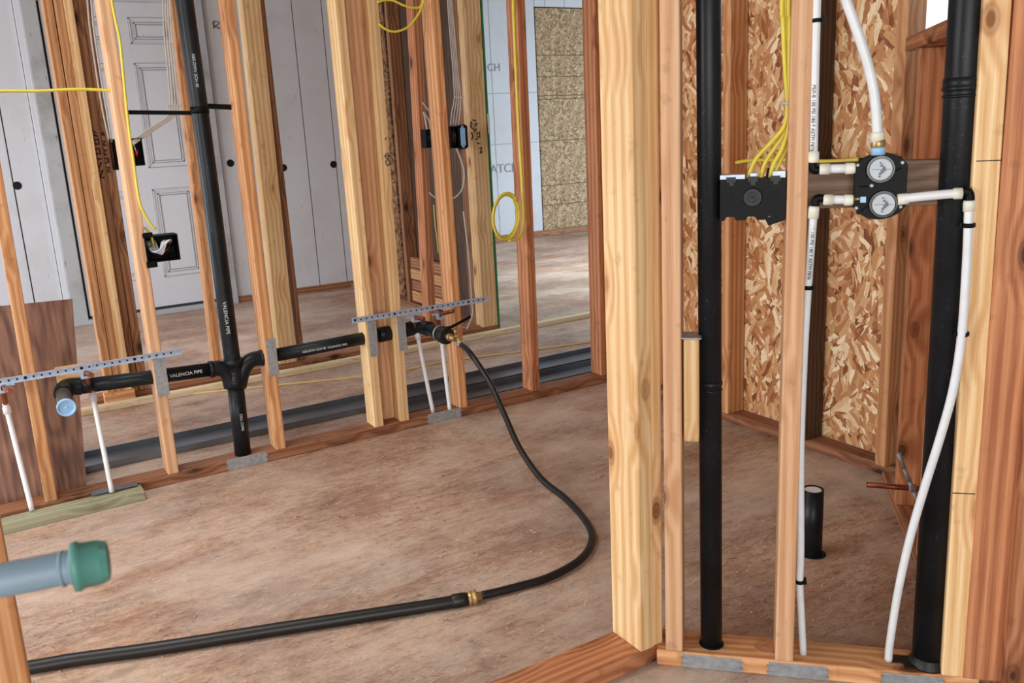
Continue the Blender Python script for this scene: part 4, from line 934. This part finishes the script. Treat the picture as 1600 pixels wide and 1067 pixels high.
fit(tb_, (1270, 341), (1272, 322)); elbow(tb_, ((1274, 322), (1274.5, 313), (1279, 309.5), (1291, 310)))
fit(tb_, (1301, 312), (1286, 312)); tube('short_tube', [WD.px(1296, 312, DT), WD.px(1330, 312, DT)], .0085, PEX, tb_, 14); fit(tb_, (1319, 312.5), (1333, 312.5))
for (x, y, d) in ((1263, 449, .013), (1249.5, 908, .022)):
    c = WD.px(x, y, DT + d); lathe('tube_clip', c - V((0, 0, .004)), c + V((0, 0, .004)), [(0, .0098), (.008, .0098)], BLACKP, tb_, 14)
    bm = bmesh.new(); addbox(bm, (-.018, -.004, -.005), (.014, .012, .004)); link('clip_tab', bm, BLACKP, tb_, WD.frame(c.dot(WD.a), c.dot(WD.n), c.z))
tc_ = empty('drop_tube', WD.px(1388, 1030, DT + .03), 'white tube curving down in front of the thick black pipe', 'water pipe')
tube('short_tube', [WD.px(1413, 310, DT - .004), WD.px(1450, 306, DT - .008), WD.px(1495, 302, DT - .01)], .0085, PEX, tc_, 14)
fit(tc_, (1402, 312), (1420, 310), d=DT); fit(tc_, (1503, 302), (1489, 302.5), d=DT - .01)
tube('black_elbow', [WD.px(x, y, DT - .01) for x, y in ((1500, 302), (1510, 299), (1515, 305), (1515, 318))], .0085, BLACKP, tc_, 12, 6)
fit(tc_, (1514, 330), (1514.5, 313), d=DT - .01)
pc = [WD.px(x, y, d) for x, y, d in ((1514, 322, DT - .01), (1513, 352, DT - .012), (1510, 420, DT - .014), (1503, 520, DT - .016), (1490, 605, DT - .016), (1470, 680, DT - .014), (1445, 760, DT - .01), (1422, 840, DT), (1404, 920, DT + .012), (1391, 1000, DT + .024), (1388, 1031, DT + .03))]
tube('tube', pc, .0082, PEX, tc_, 16, 6)
for (x, y) in ((1512.5, 352), (1503, 522)):
    c = WD.px(x, y, DT - .013); lathe('tube_clip', c - V((0, 0, .004)), c + V((0, 0, .004)), [(0, .0104), (.008, .0104)], BLACKP, tc_, 14)
    bm = bmesh.new(); addbox(bm, (-.014, .0, -.004), (.013, .012, .004)); link('clip_tab', bm, BLACKP, tc_, WD.frame(c.dot(WD.a), c.dot(WD.n), c.z))
td_ = empty('riser_tube', WD.px(1372, 236, DT), 'white tube curving up from the top of the valve through a brass ring', 'water pipe')
tube('tube', [WD.px(x, y, d) for x, y, d in ((1290, -560, DT + .03), (1292, -300, DT + .02), (1297, -120, DT), (1311, -45, DT + .0), (1322, 0, DT), (1338, 45, DT), (1353, 90, DT), (1364, 135, DT), (1369, 175, DT), (1371, 212, DT))], .0092, PEX, td_, 16, 6)
fit(td_, (1371, 222), (1370.5, 206), .0125); lathe('brass_ring', WD.px(1372, 231, DT), WD.px(1371.5, 220, DT), [(0, .0120), (.003, .0130), (.011, .0130), (.014, .012)], BRASS, td_, 20)
lathe('blue_collar', WD.px(1372, 242, DT), WD.px(1372, 231, DT), [(0, .0125), (.012, .0135), (.014, .012)], CAPB, td_, 16)

# ------------------------------------------------------------ shower floor stub and copper stub
bs2 = fl(1267, 866); sp = empty('floor_stub', bs2, 'short black drain stub with a white cap in the shower floor', 'pipe')
hs_ = .195
lathe('pipe', bs2, bs2 + V((0, 0, 1)), [(0, .029), (hs_, .029), (hs_, .025), (hs_ - .006, .025)], ABS, sp, 28)
lathe('white_cap', bs2 + V((0, 0, hs_ - .014)), bs2 + V((0, 0, 1)), [(0, .0248), (.010, .0248), (.012, .022)], PEX, sp, 28)
lathe('cut_hole', bs2 + V((.007, -.002, .0005)), bs2 + V((.007, -.002, 1)), [(0, .034), (.0008, .034)], HOLE, sp, 28)
T0 = fl(1425, 800); ca = V((2.33, 1.50, 0))
rq = [pl(1352, 757, tuple(WR.a), pl(1425, 762, tuple(WR.n), DR - .05).dot(WR.a) - .02), pl(1445, 764, tuple(WR.n), DR + .02)]
mid = pl(1425, 762, tuple(WR.n), DR - .05)
inn = WR.n * -1
A = pl(1354, 757, tuple(WR.a), mid.dot(WR.a)); B = pl(1452, 765, tuple(WR.a), mid.dot(WR.a))
cs = empty('copper_stub', B, 'copper stub with a twisted metal strap sticking out left of the thick pipe', 'water pipe')
tube('copper_pipe', [A, B], .0068, COPPER, cs, 12)
zz = [pl(x, y, tuple(WR.a), mid.dot(WR.a) + .006) for x, y in ((1404, 708), (1413, 732), (1421, 752), (1428, 768), (1440, 798), (1446, 815))]
bm = bmesh.new()
zdir = (zz[-1] - zz[0]).normalized()
for a_, b_2 in zip(zz, zz[1:]):
    u_ = V(WR.a); addtube(bm, [a_, b_2], .0055, 5)
shift(bm, zz[0]); link('twisted_strap', bm, GALV, cs, Matrix.Translation(zz[0]))
cl_ = pl(1425, 762, tuple(WR.a), mid.dot(WR.a)); lathe('strap_clip', cl_ - V(WR.n) * .008, cl_ + V(WR.n) * .008, [(0, .0095), (.016, .0095)], GALV, cs, 10)

# ------------------------------------------------------------ capped pipe close to the lens at the left
def near(px, py, dist):
    d = ray(px, py); return V(tuple(np.array([0, 0, H]) + d / F * dist))
a0, a1, a2, a3 = near(-170, 938, .56), near(0, 907, .575), near(118, 884, .59), near(152, 878, .595)
fp = empty('capped_pipe', V((a0.x - .06, a0.y, 0)), 'blue grey pipe with a green capped end close to the lens at the left', 'pipe')
dd = (a3 - a0).normalized()
lf = a0 - dd * .03
tube('pipe', [V((lf.x - .045, lf.y, .0)), V((lf.x - .045, lf.y, .5)), V((lf.x - .045, lf.y, lf.z - .05)), V((lf.x - .033, lf.y, lf.z - .012)), lf, a1, a2], .0112, BLUEPIPE, fp, 24, 8)
for s in (.0, .006): lathe('thread_ring', near(96, 889, .587) + dd * s, near(97, 889, .587) + dd * (s + .003), [(0, .0119), (.002, .0119)], BLUEPIPE, fp, 24)
lathe('green_cap', near(111, 886, .589), a3, [(0, .0120), (.001, .0166), (.005, .0170), (.0062, .0156), (.018, .0150), (.0225, .0132), (.0235, .009)], GREENP, fp, 9)

# ------------------------------------------------------------ wood chips and sawdust
bm = bmesh.new(); rn = random.Random(3)
for k in range(900):
    if k < 620: x, y = rn.uniform(-.3, 2.4), rn.uniform(1.55, 3.2)
    elif k < 760: x, y = rn.uniform(1.4, 2.4), rn.uniform(1.5, 3.1)
    else: x, y = rn.uniform(-.2, 3.5), rn.uniform(3.4, 6.6)
    a_ = rn.uniform(0, 6.28); l, w_ = rn.uniform(.0015, .0042), rn.uniform(.0008, .0018); t_ = rn.uniform(.0, .35)
    addbox(bm, (-l, -w_, 0), (l, w_, .0008), Matrix.Translation((x, y, .0015)) @ Matrix.Rotation(a_, 4, 'Z') @ Matrix.Rotation(t_ * .3, 4, 'Y'))
tag(link('sawdust', bm, plain('pale_chips', srgb(206, 178, 146), .8)), 'pale wood chips scattered over the bare floor', 'sawdust', None, 'stuff')
